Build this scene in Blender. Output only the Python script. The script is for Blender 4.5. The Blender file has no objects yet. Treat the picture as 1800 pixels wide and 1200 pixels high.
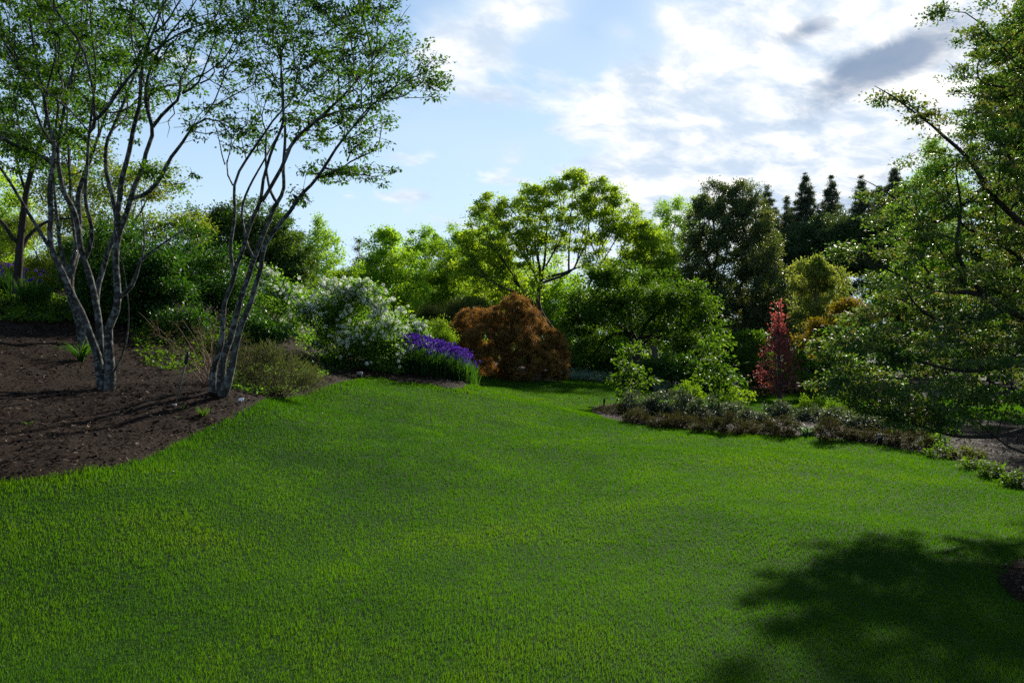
import bpy, math
import numpy as np
from mathutils import Vector, geometry

scene = bpy.context.scene
COL = scene.collection

# ------------------------------------------------------------------ camera, sky, sun, exposure
F = 1400.0            # focal length in pixels of an 1800 wide frame
CAMZ = 1.6
cam_data = bpy.data.cameras.new("camera")
cam_data.sensor_width = 36.0
cam_data.lens = 28.0
cam_data.clip_start = 0.1
cam_data.clip_end = 2000.0
cam = bpy.data.objects.new("camera", cam_data)
cam.location = (0, 0, CAMZ)
cam.rotation_euler = (math.radians(90), 0, 0)
COL.objects.link(cam)
scene.camera = cam
scene.render.resolution_x, scene.render.resolution_y = 1024, 682

SUN_AZ, SUN_EL = math.radians(28.0), math.radians(27.0)
SUN = np.array([math.sin(SUN_AZ) * math.cos(SUN_EL), math.cos(SUN_AZ) * math.cos(SUN_EL), math.sin(SUN_EL)])
SKY_STRENGTH = 0.15
SUN_STRENGTH = 5.0
sun_data = bpy.data.lights.new("sun", 'SUN')
sun_data.energy = SUN_STRENGTH
sun_data.angle = math.radians(1.6)  # veiled by thin cloud
sun_data.color = (1.0, 0.93, 0.80)
sun = bpy.data.objects.new("sun", sun_data)
sun.rotation_euler = Vector(SUN).to_track_quat('Z', 'Y').to_euler()
COL.objects.link(sun)

scene.view_settings.view_transform = 'Standard'
scene.view_settings.look = 'None'
scene.view_settings.gamma = 1.0
scene.view_settings.exposure = 0.85
scene.view_settings.use_curve_mapping = False
cy = scene.cycles
cy.max_bounces = 12
cy.diffuse_bounces = 8
cy.glossy_bounces = 2
cy.transmission_bounces = 6
cy.transparent_max_bounces = 4
cy.caustics_reflective = False
cy.caustics_refractive = False
cy.sample_clamp_indirect = 4.0
cy.use_denoising = False


class NG:
    """tiny helper for node trees"""
    def __init__(self, tree):
        self.t = tree
    def n(self, typ, **kw):
        nd = self.t.nodes.new(typ)
        for k, v in kw.items():
            setattr(nd, k, v)
        return nd
    def put(self, sock, v):
        if hasattr(v, 'is_output') or isinstance(v, bpy.types.NodeSocket):
            self.t.links.new(v, sock)
        else:
            sock.default_value = v
    def m(self, op, a, b=0.0, c=None):
        nd = self.n('ShaderNodeMath', operation=op)
        self.put(nd.inputs[0], a)
        self.put(nd.inputs[1], b)
        if c is not None:
            self.put(nd.inputs[2], c)
        return nd.outputs[0]
    def v(self, op, a, b=None):
        nd = self.n('ShaderNodeVectorMath', operation=op)
        self.put(nd.inputs[0], a)
        if b is not None:
            self.put(nd.inputs[3] if op == 'SCALE' else nd.inputs[1], b)
        return nd.outputs[1] if op in ('DOT_PRODUCT', 'LENGTH', 'DISTANCE') else nd.outputs[0]
    def mix(self, f, a, b, blend='MIX'):
        nd = self.n('ShaderNodeMix', data_type='RGBA', blend_type=blend)
        self.put(nd.inputs[0], f)
        self.put(nd.inputs[6], a)
        self.put(nd.inputs[7], b)
        return nd.outputs[2]
    def smooth(self, x, lo, hi):
        nd = self.n('ShaderNodeMapRange', interpolation_type='SMOOTHSTEP')
        self.put(nd.inputs[0], x)
        self.put(nd.inputs[1], lo)
        self.put(nd.inputs[2], hi)
        return nd.outputs[0]
    def noise(self, vec, scale, detail=5.0, rough=0.55, dist=0.0):
        nd = self.n('ShaderNodeTexNoise')
        if vec is not None:
            self.put(nd.inputs['Vector'], vec)
        nd.inputs['Scale'].default_value = scale
        nd.inputs['Detail'].default_value = detail
        nd.inputs['Roughness'].default_value = rough
        nd.inputs['Distortion'].default_value = dist
        return nd.outputs[0]
    def ramp(self, f, stops):
        nd = self.n('ShaderNodeValToRGB')
        el = nd.color_ramp.elements
        while len(el) < len(stops):
            el.new(0.5)
        for e, (p, c) in zip(el, stops):
            e.position = p
            e.color = (*c, 1.0)
        self.put(nd.inputs[0], f)
        return nd.outputs[0]


def sky_dir(px, py):
    d = np.array([(px - 900) / F, 1.0, (600 - py) / F])
    return d / np.linalg.norm(d)


world = bpy.data.worlds.new("World")
scene.world = world
world.use_nodes = True
g = NG(world.node_tree)
g.t.nodes.clear()
sky = g.n('ShaderNodeTexSky', sky_type='NISHITA')
sky.sun_disc = False
sky.sun_elevation = SUN_EL
sky.sun_rotation = SUN_AZ
sky.altitude = 600.0
sky.air_density = 1.0
sky.dust_density = 0.2
sky.ozone_density = 1.6
D = g.v('NORMALIZE', g.n('ShaderNodeTexCoord').outputs['Generated'])
sep = g.n('ShaderNodeSeparateXYZ')
g.put(sep.inputs[0], D)
dz = g.m('ADD', g.m('MAXIMUM', sep.outputs[2], 0.0), 0.22)
cx = g.m('DIVIDE', sep.outputs[0], dz)
cyy = g.m('DIVIDE', sep.outputs[1], dz)
comb = g.n('ShaderNodeCombineXYZ')
g.put(comb.inputs[0], g.m('ADD', g.m('MULTIPLY', cx, 0.75), g.m('MULTIPLY', cyy, 0.55)))
g.put(comb.inputs[1], g.m('SUBTRACT', g.m('MULTIPLY', cyy, 1.0), g.m('MULTIPLY', cx, 0.75)))
Q = comb.outputs[0]
fbm = g.noise(Q, 2.6, 8.0, 0.60, 0.15)
fbm2 = g.noise(Q, 6.5, 6.0, 0.6, 0.3)
warp = g.noise(Q, 1.4, 3.0, 0.5)


def blob(px, py, rx, ry, tilt, soft=1.0):
    """soft elliptical patch of the sky round a fixed world direction"""
    c = sky_dir(px, py)
    right = np.cross(c, [0, 0, 1.0]); right /= np.linalg.norm(right)
    up = np.cross(right, c)
    a = math.radians(tilt)
    e1 = (right * math.cos(a) + up * math.sin(a)) * (F / rx)
    e2 = (-right * math.sin(a) + up * math.cos(a)) * (F / ry)
    off = g.v('SUBTRACT', D, tuple(c))
    x = g.v('DOT_PRODUCT', off, tuple(e1))
    y = g.v('DOT_PRODUCT', off, tuple(e2))
    r2 = g.m('ADD', g.m('MULTIPLY', x, x), g.m('MULTIPLY', y, y))
    return g.m('EXPONENT', g.m('MULTIPLY', r2, -soft))


def addall(items):
    s = items[0]
    for i in items[1:]:
        s = g.m('ADD', s, i)
    return s


bias = addall([
    g.m('MULTIPLY', blob(1560, 40, 460, 190, 20), 0.62),
    g.m('MULTIPLY', blob(1380, 250, 360, 110, 24), 0.50),
    g.m('MULTIPLY', blob(1250, 120, 140, 60, 20), 0.22),
    g.m('MULTIPLY', blob(940, 5, 80, 48, 10), 0.55),
    g.m('MULTIPLY', blob(815, 80, 80, 65, 40), 0.48),
    g.m('MULTIPLY', blob(1165, 20, 30, 40, 60), 0.30),
    g.m('MULTIPLY', blob(1093, 55, 16, 26, 60), 0.26),
    g.m('MULTIPLY', blob(900, 273, 26, 18, 30), 0.34),
    g.m('MULTIPLY', blob(1035, 215, 28, 16, 20), 0.26),
    g.m('MULTIPLY', blob(725, 348, 36, 13, 0), 0.30),
    g.m('MULTIPLY', blob(250, 190, 120, 30, 12), 0.18),
    g.m('MULTIPLY', blob(2600, -100, 700, 350, 10), 0.30),
])
cov = g.m('ADD', g.m('MULTIPLY', g.m('SUBTRACT', fbm, 0.5), 1.7), g.m('MULTIPLY', g.m('SUBTRACT', fbm2, 0.5), 0.45))
dens = g.smooth(g.m('ADD', cov, bias), 0.15, 0.42)
thin = g.m('MULTIPLY', g.smooth(g.m('ADD', g.m('MULTIPLY', g.m('SUBTRACT', warp, 0.5), 1.2), g.m('MULTIPLY', bias, 0.9)), -0.05, 0.55), 0.72)
darkb = addall([blob(1580, 100, 112, 32, 13), g.m('MULTIPLY', blob(1425, 50, 58, 17, 12), 0.75),
                g.m('MULTIPLY', blob(1440, 190, 130, 26, 25), 0.28), g.m('MULTIPLY', blob(1620, 300, 140, 40, 25), 0.35)])
darkm = g.smooth(g.m('ADD', darkb, g.m('MULTIPLY', g.m('SUBTRACT', fbm2, 0.5), 1.1)), 0.10, 0.85)
skyc = g.n('ShaderNodeVectorMath', operation='SCALE')
g.put(skyc.inputs[0], sky.outputs[0])
skyc.inputs[3].default_value = SKY_STRENGTH
soft = g.v('DIVIDE', skyc.outputs[0], g.v('ADD', g.v('SCALE', skyc.outputs[0], 0.32), (1.0, 1.0, 1.0)))
horizon = g.m('MULTIPLY', g.smooth(sep.outputs[2], 0.42, 0.0), 0.8)
soft = g.mix(horizon, soft, (0.46, 0.62, 0.80, 1))
glow = blob(1650, -60, 620, 420, 0)
wisp = g.smooth(g.m('ADD', g.m('MULTIPLY', fbm2, 0.6), g.m('MULTIPLY', g.noise(Q, 3.6, 9.0, 0.62, 0.6), 0.6)), 0.44, 0.72)
cloudc = g.mix(glow, (0.82, 0.82, 0.83, 1), (1.00, 0.97, 0.92, 1))
cloudc = g.mix(g.m('MULTIPLY', wisp, 0.9), cloudc, (0.44, 0.55, 0.69, 1))
veil = g.mix(thin, soft, (0.53, 0.65, 0.76, 1))
c1 = g.mix(dens, veil, cloudc)
c2 = g.mix(g.m('MULTIPLY', darkm, 0.92), c1, (0.20, 0.27, 0.39, 1))
bg = g.n('ShaderNodeBackground')
g.put(bg.inputs[0], c2)
bg.inputs[1].default_value = 0.74
wo = g.n('ShaderNodeOutputWorld')
g.t.links.new(bg.outputs[0], wo.inputs[0])


# ------------------------------------------------------------------ placing: a pixel of the photograph and a distance give a point
def P(px, py, d):
    return np.array([(px - 900) / F * d, d, CAMZ - (py - 600) / F * d])


TP = [  # (px, py, distance) ground points read off the photograph
    (900, 1200, 3.7), (900, 1000, 5.5), (900, 850, 8.3), (900, 750, 12.8), (900, 700, 17.5), (920, 671, 22), (940, 662, 27),
    (0, 850, 6.2), (0, 1000, 4.9), (0, 1200, 3.6), (150, 830, 6.6), (300, 790, 7.8), (500, 712, 11.2), (600, 675, 14), (690, 661, 16.5),
    (835, 677, 16.6), (185, 690, 10), (385, 695, 10), (385, 748, 9), (30, 530, 15), (0, 570, 13), (0, 640, 10.3), (0, 740, 8.0),
    (130, 600, 12.4), (300, 600, 13.4), (450, 640, 13.6), (560, 655, 15), (-300, 700, 8),
    (1800, 850, 9.0), (1700, 812, 10.4), (1500, 776, 12.4), (1300, 761, 13.6), (1050, 726, 16), (1800, 1030, 5.2), (1800, 1200, 3.7),
    (1340, 722, 25), (1370, 706, 32), (1370, 693, 37), (1060, 690, 21), (1000, 668, 26), (1075, 666, 29), (1180, 690, 27), (1500, 704, 34),
    (1760, 790, 12.5), (1750, 705, 26), (700, 620, 24),
]
tp = [P(*t) for t in TP] + [np.array(t, float) for t in [
    (-9, 20, 3.0), (-16, 30, 4.2), (-30, 50, 5.0), (-6, 34, 1.6), (0, 45, 0.2), (12, 50, -1.0), (30, 50, -0.8), (45, 30, -0.3), (20, 15, -0.2),
    (0, 0, 0), (-8, 0, 0.35), (10, 0, -0.1), (0, -15, -0.2), (-30, 0, 2.0), (0, 80, 0), (-60, 80, 5), (60, 90, 1.5), (-25, -30, 1), (25, -30, -0.5),
    (150, 0, 0), (-150, 0, 3), (0, 150, 1), (0, -150, 0), (400, 400, 0), (-400, 400, 2), (400, -400, 0), (-400, -400, 0), (0, 400, 0), (400, 0, 0), (-400, 0, 2), (0, -400, 0)]]
tp = np.array(tp)
CEN = tp[:, :2]


def _phi(a, b):
    return np.sqrt(((a[:, None, :] - b[None, :, :]) ** 2).sum(-1) + 2.0 ** 2)


_A = _phi(CEN, CEN)
_n = len(CEN)
_M = np.zeros((_n + 1, _n + 1)); _M[:_n, :_n] = _A + np.eye(_n) * -0.02; _M[:_n, _n] = 1; _M[_n, :_n] = 1
_W = np.linalg.solve(_M, np.append(tp[:, 2], 0))


def zg(x, y):
    x = np.atleast_1d(np.asarray(x, float)); y = np.atleast_1d(np.asarray(y, float))
    out = np.empty(len(x))
    for s in range(0, len(x), 40000):
        q = np.stack([x[s:s + 40000], y[s:s + 40000]], 1)
        out[s:s + 40000] = _phi(q, CEN) @ _W[:_n] + _W[_n]
    for a_, b_, c_, m_ in ((0.9, 1.7, 0.3, .012), (-1.6, 1.1, 2.0, .010), (2.3, 0.7, 4.1, .008), (0.35, 2.9, 1.2, .007), (-0.5, 0.75, 5.0, .022), (0.62, 0.41, 3.3, .022), (-2.7, 2.2, 0.9, .005), (3.3, -1.9, 2.6, .004)):
        out += m_ * np.sin(a_ * x + b_ * y + c_ + 0.6 * np.sin(0.7 * x - 0.5 * y + c_))
    return out


def zg1(x, y):
    return float(zg([x], [y])[0])


_DS = np.concatenate([np.linspace(2, 20, 1800), np.linspace(20, 90, 1400)])


def gp(px, py):
    """the ground point seen at a pixel"""
    x = (px - 900) / F * _DS
    zr = CAMZ - (py - 600) / F * _DS
    below = np.nonzero(zr <= zg(x, _DS))[0]
    i = below[0] if len(below) else len(_DS) - 1
    return np.array([x[i], _DS[i]])


# ------------------------------------------------------------------ materials
MATS = {}


def new_mat(name):
    m = bpy.data.materials.new(name)
    m.use_nodes = True
    m.node_tree.nodes.clear()
    return m, NG(m.node_tree)


def leaf_mat(name, cols, transl=0.42, tmul=(1.5, 1.35, 0.5), rough=0.45, spec=0.5):
    m, g = new_mat(name)
    at = g.n('ShaderNodeAttribute', attribute_name='tint')
    k = len(cols)
    c = g.ramp(at.outputs['Fac'], [(i / (k - 1), col) for i, col in enumerate(cols)])
    p = g.n('ShaderNodeBsdfPrincipled')
    g.put(p.inputs['Base Color'], c)
    p.inputs['Roughness'].default_value = min(0.7, rough + 0.08)
    p.inputs['Specular IOR Level'].default_value = spec * 0.26
    tc = g.mix(1.0, c, (tmul[0] * 2.0, tmul[1] * 2.0, tmul[2] * 1.2, 1), 'MULTIPLY')
    t = g.n('ShaderNodeBsdfTranslucent')
    g.put(t.inputs[0], tc)
    mx = g.n('ShaderNodeMixShader')
    mx.inputs[0].default_value = min(0.6, transl * 1.3)
    g.t.links.new(p.outputs[0], mx.inputs[1])
    g.t.links.new(t.outputs[0], mx.inputs[2])
    o = g.n('ShaderNodeOutputMaterial')
    g.t.links.new(mx.outputs[0], o.inputs[0])
    MATS[name] = m
    return m


def rough_mat(name, stops, scale=8.0, bump=0.4, rough=0.85, detail=6.0, stretch=(1, 1, 1), second=None, spec=0.08):
    m, g = new_mat(name)
    tcn = g.n('ShaderNodeTexCoord')
    mp = g.n('ShaderNodeMapping')
    mp.inputs['Scale'].default_value = stretch
    g.t.links.new(tcn.outputs['Object'], mp.inputs[0])
    n1 = g.noise(mp.outputs[0], scale, detail, 0.65)
    c = g.ramp(n1, stops)
    if second:
        n2 = g.noise(tcn.outputs['Object'], second[0], 4.0, 0.6)
        c = g.mix(g.smooth(n2, second[1], second[2]), c, (*second[3], 1))
    p = g.n('ShaderNodeBsdfPrincipled')
    g.put(p.inputs['Base Color'], c)
    p.inputs['Roughness'].default_value = rough
    p.inputs['Specular IOR Level'].default_value = spec
    b = g.n('ShaderNodeBump')
    b.inputs['Strength'].default_value = bump
    b.inputs['Distance'].default_value = 0.02
    g.t.links.new(n1, b.inputs['Height'])
    g.t.links.new(b.outputs[0], p.inputs['Normal'])
    o = g.n('ShaderNodeOutputMaterial')
    g.t.links.new(p.outputs[0], o.inputs[0])
    MATS[name] = m
    return m


leaf_mat('grass_leaf', [(0.010, 0.039, 0.004), (0.020, 0.063, 0.004), (0.030, 0.083, 0.004), (0.052, 0.101, 0.006)], 0.42, (1.4, 1.3, 0.4), 0.28, 0.35)
leaf_mat('leaf_parrotia', [(0.015, 0.042, 0.008), (0.024, 0.065, 0.009), (0.045, 0.092, 0.015)], 0.42, (1.4, 1.3, 0.45), 0.42, 0.5)
leaf_mat('leaf_crab', [(0.025, 0.055, 0.026), (0.037, 0.085, 0.026), (0.074, 0.104, 0.047), (0.114, 0.077, 0.068)], 0.36, (1.2, 1.25, 0.4), 0.40, 0.2)
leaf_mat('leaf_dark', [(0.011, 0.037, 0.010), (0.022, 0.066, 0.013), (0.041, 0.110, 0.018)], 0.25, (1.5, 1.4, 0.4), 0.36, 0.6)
leaf_mat('leaf_chestnut', [(0.020, 0.053, 0.015), (0.039, 0.090, 0.021), (0.122, 0.155, 0.065)], 0.25, (1.4, 1.3, 0.4), 0.5, 0.4)
leaf_mat('leaf_bronze', [(0.043, 0.094, 0.016), (0.090, 0.135, 0.026), (0.138, 0.125, 0.047)], 0.42, (1.3, 1.25, 0.5), 0.5, 0.35)
leaf_mat('leaf_fresh', [(0.083, 0.170, 0.027), (0.136, 0.241, 0.028), (0.210, 0.303, 0.048)], 0.45, (1.35, 1.25, 0.5), 0.5, 0.35)
leaf_mat('leaf_yellow', [(0.067, 0.133, 0.013), (0.107, 0.172, 0.014), (0.156, 0.202, 0.026)], 0.45, (1.0, 1.0, 0.5), 0.5, 0.35)
leaf_mat('leaf_locust', [(0.083, 0.153, 0.024), (0.138, 0.214, 0.027), (0.220, 0.279, 0.040)], 0.42, (1.3, 1.25, 0.5), 0.5, 0.35)
leaf_mat('leaf_mid', [(0.023, 0.059, 0.010), (0.039, 0.087, 0.012), (0.069, 0.124, 0.018)], 0.36, (1.4, 1.3, 0.45), 0.45, 0.4)
leaf_mat('leaf_holly', [(0.032, 0.059, 0.024), (0.056, 0.091, 0.039), (0.123, 0.138, 0.070)], 0.22, (1.4, 1.3, 0.5), 0.4, 0.5)
leaf_mat('leaf_pine', [(0.031, 0.054, 0.035), (0.054, 0.080, 0.054), (0.104, 0.118, 0.080)], 0.2, (1.3, 1.2, 0.6), 0.55, 0.3)
leaf_mat('leaf_golden', [(0.059, 0.062, 0.010), (0.116, 0.092, 0.010), (0.150, 0.088, 0.013)], 0.42, (0.9, 0.85, 0.4), 0.5, 0.35)
leaf_mat('leaf_red', [(0.130, 0.061, 0.053), (0.228, 0.083, 0.087), (0.349, 0.157, 0.161)], 0.40, (0.9, 0.5, 0.6), 0.42, 0.4)
leaf_mat('leaf_rust', [(0.104, 0.065, 0.021), (0.193, 0.120, 0.034), (0.294, 0.197, 0.057)], 0.40, (0.7, 0.52, 0.5), 0.5, 0.4)
leaf_mat('leaf_cream', [(0.100, 0.144, 0.029), (0.222, 0.244, 0.066), (0.378, 0.356, 0.144)], 0.42, (0.75, 0.8, 0.5), 0.5, 0.35)
leaf_mat('leaf_viburnum', [(0.049, 0.113, 0.025), (0.088, 0.166, 0.029), (0.137, 0.212, 0.046)], 0.42, (0.95, 1.05, 0.5), 0.45, 0.4)
leaf_mat('leaf_grey', [(0.026, 0.041, 0.029), (0.048, 0.067, 0.048), (0.096, 0.120, 0.090)], 0.2, (1.2, 1.2, 0.7), 0.45, 0.5)
leaf_mat('leaf_brownish', [(0.024, 0.021, 0.010), (0.039, 0.033, 0.014), (0.037, 0.048, 0.012)], 0.3, (0.7, 0.75, 0.5), 0.6, 0.3)
leaf_mat('leaf_lavender', [(0.024, 0.034, 0.021), (0.044, 0.053, 0.032), (0.068, 0.072, 0.048)], 0.3, (1.2, 1.2, 0.6), 0.6, 0.3)
leaf_mat('leaf_bluegrey', [(0.048, 0.090, 0.072), (0.084, 0.138, 0.114), (0.138, 0.198, 0.168)], 0.25, (1.2, 1.2, 0.8), 0.5, 0.4)
leaf_mat('leaf_olive', [(0.039, 0.058, 0.018), (0.062, 0.083, 0.026), (0.094, 0.111, 0.034)], 0.3, (1.3, 1.2, 0.5), 0.55, 0.3)
leaf_mat('leaf_iris', [(0.010, 0.036, 0.010), (0.018, 0.054, 0.014), (0.033, 0.078, 0.017)], 0.40, (1.35, 1.3, 0.45), 0.4, 0.5)
leaf_mat('petal_violet', [(0.016, 0.005, 0.121), (0.028, 0.009, 0.196), (0.050, 0.026, 0.279)], 0.45, (1.2, 1.0, 1.2), 0.55, 0.2)
leaf_mat('petal_white', [(0.612, 0.653, 0.530), (0.775, 0.796, 0.714), (0.857, 0.866, 0.816)], 0.35, (0.5, 0.5, 0.8), 0.6, 0.2)
leaf_mat('chip', [(0.006, 0.0035, 0.002), (0.020, 0.011, 0.007), (0.048, 0.030, 0.020), (0.17, 0.125, 0.095)], 0.0, (1, 1, 1), 0.85, 0.12)
rough_mat('bark_lichen', [(0.30, (0.014, 0.012, 0.010)), (0.5, (0.034, 0.032, 0.028)), (0.68, (0.075, 0.073, 0.066))], 7.0, 1.0, 0.9, 7.0, (1, 1, 0.35), (16.0, 0.50, 0.58, (0.125, 0.132, 0.125)))
rough_mat('bark_dark', [(0.3, (0.018, 0.015, 0.012)), (0.7, (0.060, 0.050, 0.042))], 9.0, 0.8, 0.9, 6.0, (1, 1, 0.3))
rough_mat('bark_grey', [(0.3, (0.040, 0.036, 0.030)), (0.7, (0.120, 0.110, 0.095))], 8.0, 0.8, 0.9, 6.0, (1, 1, 0.3))
rough_mat('twig_tan', [(0.3, (0.10, 0.062, 0.042)), (0.7, (0.21, 0.14, 0.10))], 12.0, 0.4, 0.8, 5.0, (1, 1, 0.3))
rough_mat('mulch_bark', [(0.25, (0.004, 0.002, 0.001)), (0.5, (0.014, 0.0075, 0.0042)), (0.72, (0.034, 0.019, 0.011))], 30.0, 1.0, 0.9, 10.0, (1, 1, 1), (2.2, 0.5, 0.8, (0.024, 0.013, 0.008)))
rough_mat('soil_turf', [(0.3, (0.008, 0.024, 0.003)), (0.7, (0.016, 0.044, 0.005))], 14.0, 0.8, 0.95, 8.0, (1, 1, 1))
rough_mat('stake_steel', [(0.3, (0.18, 0.17, 0.15)), (0.7, (0.36, 0.34, 0.31))], 30.0, 0.1, 0.45, 3.0)
rough_mat('black_plastic', [(0.3, (0.010, 0.010, 0.010)), (0.7, (0.022, 0.022, 0.022))], 30.0, 0.1, 0.5, 3.0)
rough_mat('label_white', [(0.3, (0.62, 0.62, 0.64)), (0.7, (0.78, 0.78, 0.80))], 12.0, 0.05, 0.4, 3.0)
rough_mat('stone_grey', [(0.3, (0.14, 0.13, 0.12)), (0.7, (0.30, 0.29, 0.27))], 20.0, 0.4, 0.8, 5.0)


# ------------------------------------------------------------------ meshes
def mesh_obj(name, verts, loops, sizes, mat, parent=None, tint=None, smooth=False, origin=None):
    verts = np.asarray(verts, np.float32)
    if origin is not None:
        verts = verts - np.asarray(origin, np.float32)
    me = bpy.data.meshes.new(name)
    me.vertices.add(len(verts))
    me.vertices.foreach_set('co', verts.ravel())
    loops = np.asarray(loops, np.int32).ravel()
    sizes = np.asarray(sizes, np.int32)
    me.loops.add(len(loops))
    me.loops.foreach_set('vertex_index', loops)
    me.polygons.add(len(sizes))
    st = np.zeros(len(sizes), np.int32); st[1:] = np.cumsum(sizes)[:-1]
    me.polygons.foreach_set('loop_start', st)
    if tint is not None:
        a = me.attributes.new('tint', 'FLOAT', 'FACE')
        a.data.foreach_set('value', np.clip(np.asarray(tint, np.float32), 0, 1))
    me.materials.append(mat)
    me.update(calc_edges=True)
    if smooth:
        me.polygons.foreach_set('use_smooth', np.ones(len(sizes), bool))
    o = bpy.data.objects.new(name, me)
    COL.objects.link(o)
    if parent is not None:
        o.parent = parent
    elif origin is not None:
        o.location = origin
    return o


def tag(o, label=None, cat=None, group=None, kind=None):
    if label: o['label'] = label
    if cat: o['category'] = cat
    if group: o['group'] = group
    if kind: o['kind'] = kind
    return o


def thing(name, loc, label, cat, group=None):
    o = bpy.data.objects.new(name, None)
    o.empty_display_size = 0.2
    o.location = loc
    COL.objects.link(o)
    return tag(o, label, cat, group)


def unit(v):
    return v / np.maximum(np.linalg.norm(v, axis=-1, keepdims=True), 1e-9)


def leaf_geo(pos, axis, nrm, L, W, fold=0.15):
    """one four-cornered leaf per row"""
    axis = unit(axis)
    side = unit(np.cross(axis, nrm))
    up = np.cross(side, axis)
    L = L[:, None]; W = W[:, None]
    v = np.stack([pos, pos + axis * L * 0.45 + side * W * 0.5 + up * W * fold, pos + axis * L,
                  pos + axis * L * 0.45 - side * W * 0.5 + up * W * fold], 1).reshape(-1, 3)
    return v, np.arange(len(v)), np.full(len(pos), 4)


def blade_geo(base, h, w, ang, lean, face, segs=2):
    """tapered, bending blades (grass, iris, lily)"""
    n = len(base)
    d = np.stack([np.cos(ang), np.sin(ang), np.zeros(n)], 1)
    s_ = np.stack([np.cos(face), np.sin(face), np.zeros(n)], 1)
    rows = []
    for i in range(segs):
        t = i / segs
        c = base + np.array([0, 0, 1.0]) * (h * (t - 0.45 * lean * t * t))[:, None] + d * (h * lean * t * t)[:, None]
        ww = (w * (1 - 0.35 * t))[:, None] * 0.5
        rows += [c - s_ * ww, c + s_ * ww]
    tip = base + np.array([0, 0, 1.0]) * (h * (1 - 0.45 * lean))[:, None] + d * (h * lean)[:, None]
    k = 2 * segs + 1
    v = np.stack(rows + [tip], 1).reshape(-1, 3)
    b = (np.arange(n) * k)[:, None]
    lp = []
    for i in range(segs - 1):
        lp += [2 * i, 2 * i + 1, 2 * i + 3, 2 * i + 2]
    lp += [2 * segs - 2, 2 * segs - 1, 2 * segs]
    loops = (b + np.array(lp)[None]).ravel()
    sizes = np.tile(np.array([4] * (segs - 1) + [3]), n)
    return v, loops, sizes, segs


def smooth_noise(p, rng_seed, wl):
    """cheap smooth noise, about -1..1, wavelength wl"""
    r = np.random.default_rng(rng_seed)
    out = np.zeros(len(p))
    dim = p.shape[1]
    for i in range(6):
        k = r.normal(size=dim); k /= np.linalg.norm(k)
        out += np.sin(p @ k * (2 * math.pi / wl) * r.uniform(0.6, 1.7) + r.uniform(0, 7))
    return out / 2.6


def value_noise(p, seed, wl, octaves=3):
    """isotropic smooth value noise, roughly -1..1"""
    r = np.random.default_rng(seed)
    T = r.uniform(-1, 1, (256, 256))
    out = np.zeros(len(p)); amp, tot = 1.0, 0.0
    for o in range(octaves):
        a = r.uniform(0, 6.3)
        q = np.c_[p[:, 0] * math.cos(a) - p[:, 1] * math.sin(a), p[:, 0] * math.sin(a) + p[:, 1] * math.cos(a)] / wl * 2 ** o + 97.3
        i = np.floor(q).astype(int); f = q - i; f = f * f * (3 - 2 * f)
        i0, i1 = i % 256, (i + 1) % 256
        v = (T[i0[:, 0], i0[:, 1]] * (1 - f[:, 0]) + T[i1[:, 0], i0[:, 1]] * f[:, 0]) * (1 - f[:, 1]) + (T[i0[:, 0], i1[:, 1]] * (1 - f[:, 0]) + T[i1[:, 0], i1[:, 1]] * f[:, 0]) * f[:, 1]
        out += v * amp; tot += amp; amp *= 0.55
    return out / tot * 1.7


# ------------------------------------------------------------------ trunks and limbs grown towards the leaf clumps
def catmull(pts, step):
    pts = np.asarray(pts, float)
    if len(pts) < 3:
        n = max(2, int(np.linalg.norm(pts[-1] - pts[0]) / step))
        return pts[0] + (pts[-1] - pts[0]) * np.linspace(0, 1, n + 1)[:, None]
    p = np.vstack([2 * pts[0] - pts[1], pts, 2 * pts[-1] - pts[-2]])
    out = [pts[0]]
    for i in range(1, len(p) - 2):
        a, b, c, d = p[i - 1], p[i], p[i + 1], p[i + 2]
        n = max(1, int(np.linalg.norm(c - b) / step))
        for t in np.linspace(0, 1, n + 1)[1:]:
            out.append(0.5 * ((2 * b) + (-a + c) * t + (2 * a - 5 * b + 4 * c - d) * t * t + (-a + 3 * b - 3 * c + d) * t ** 3))
    return np.array(out)


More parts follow.
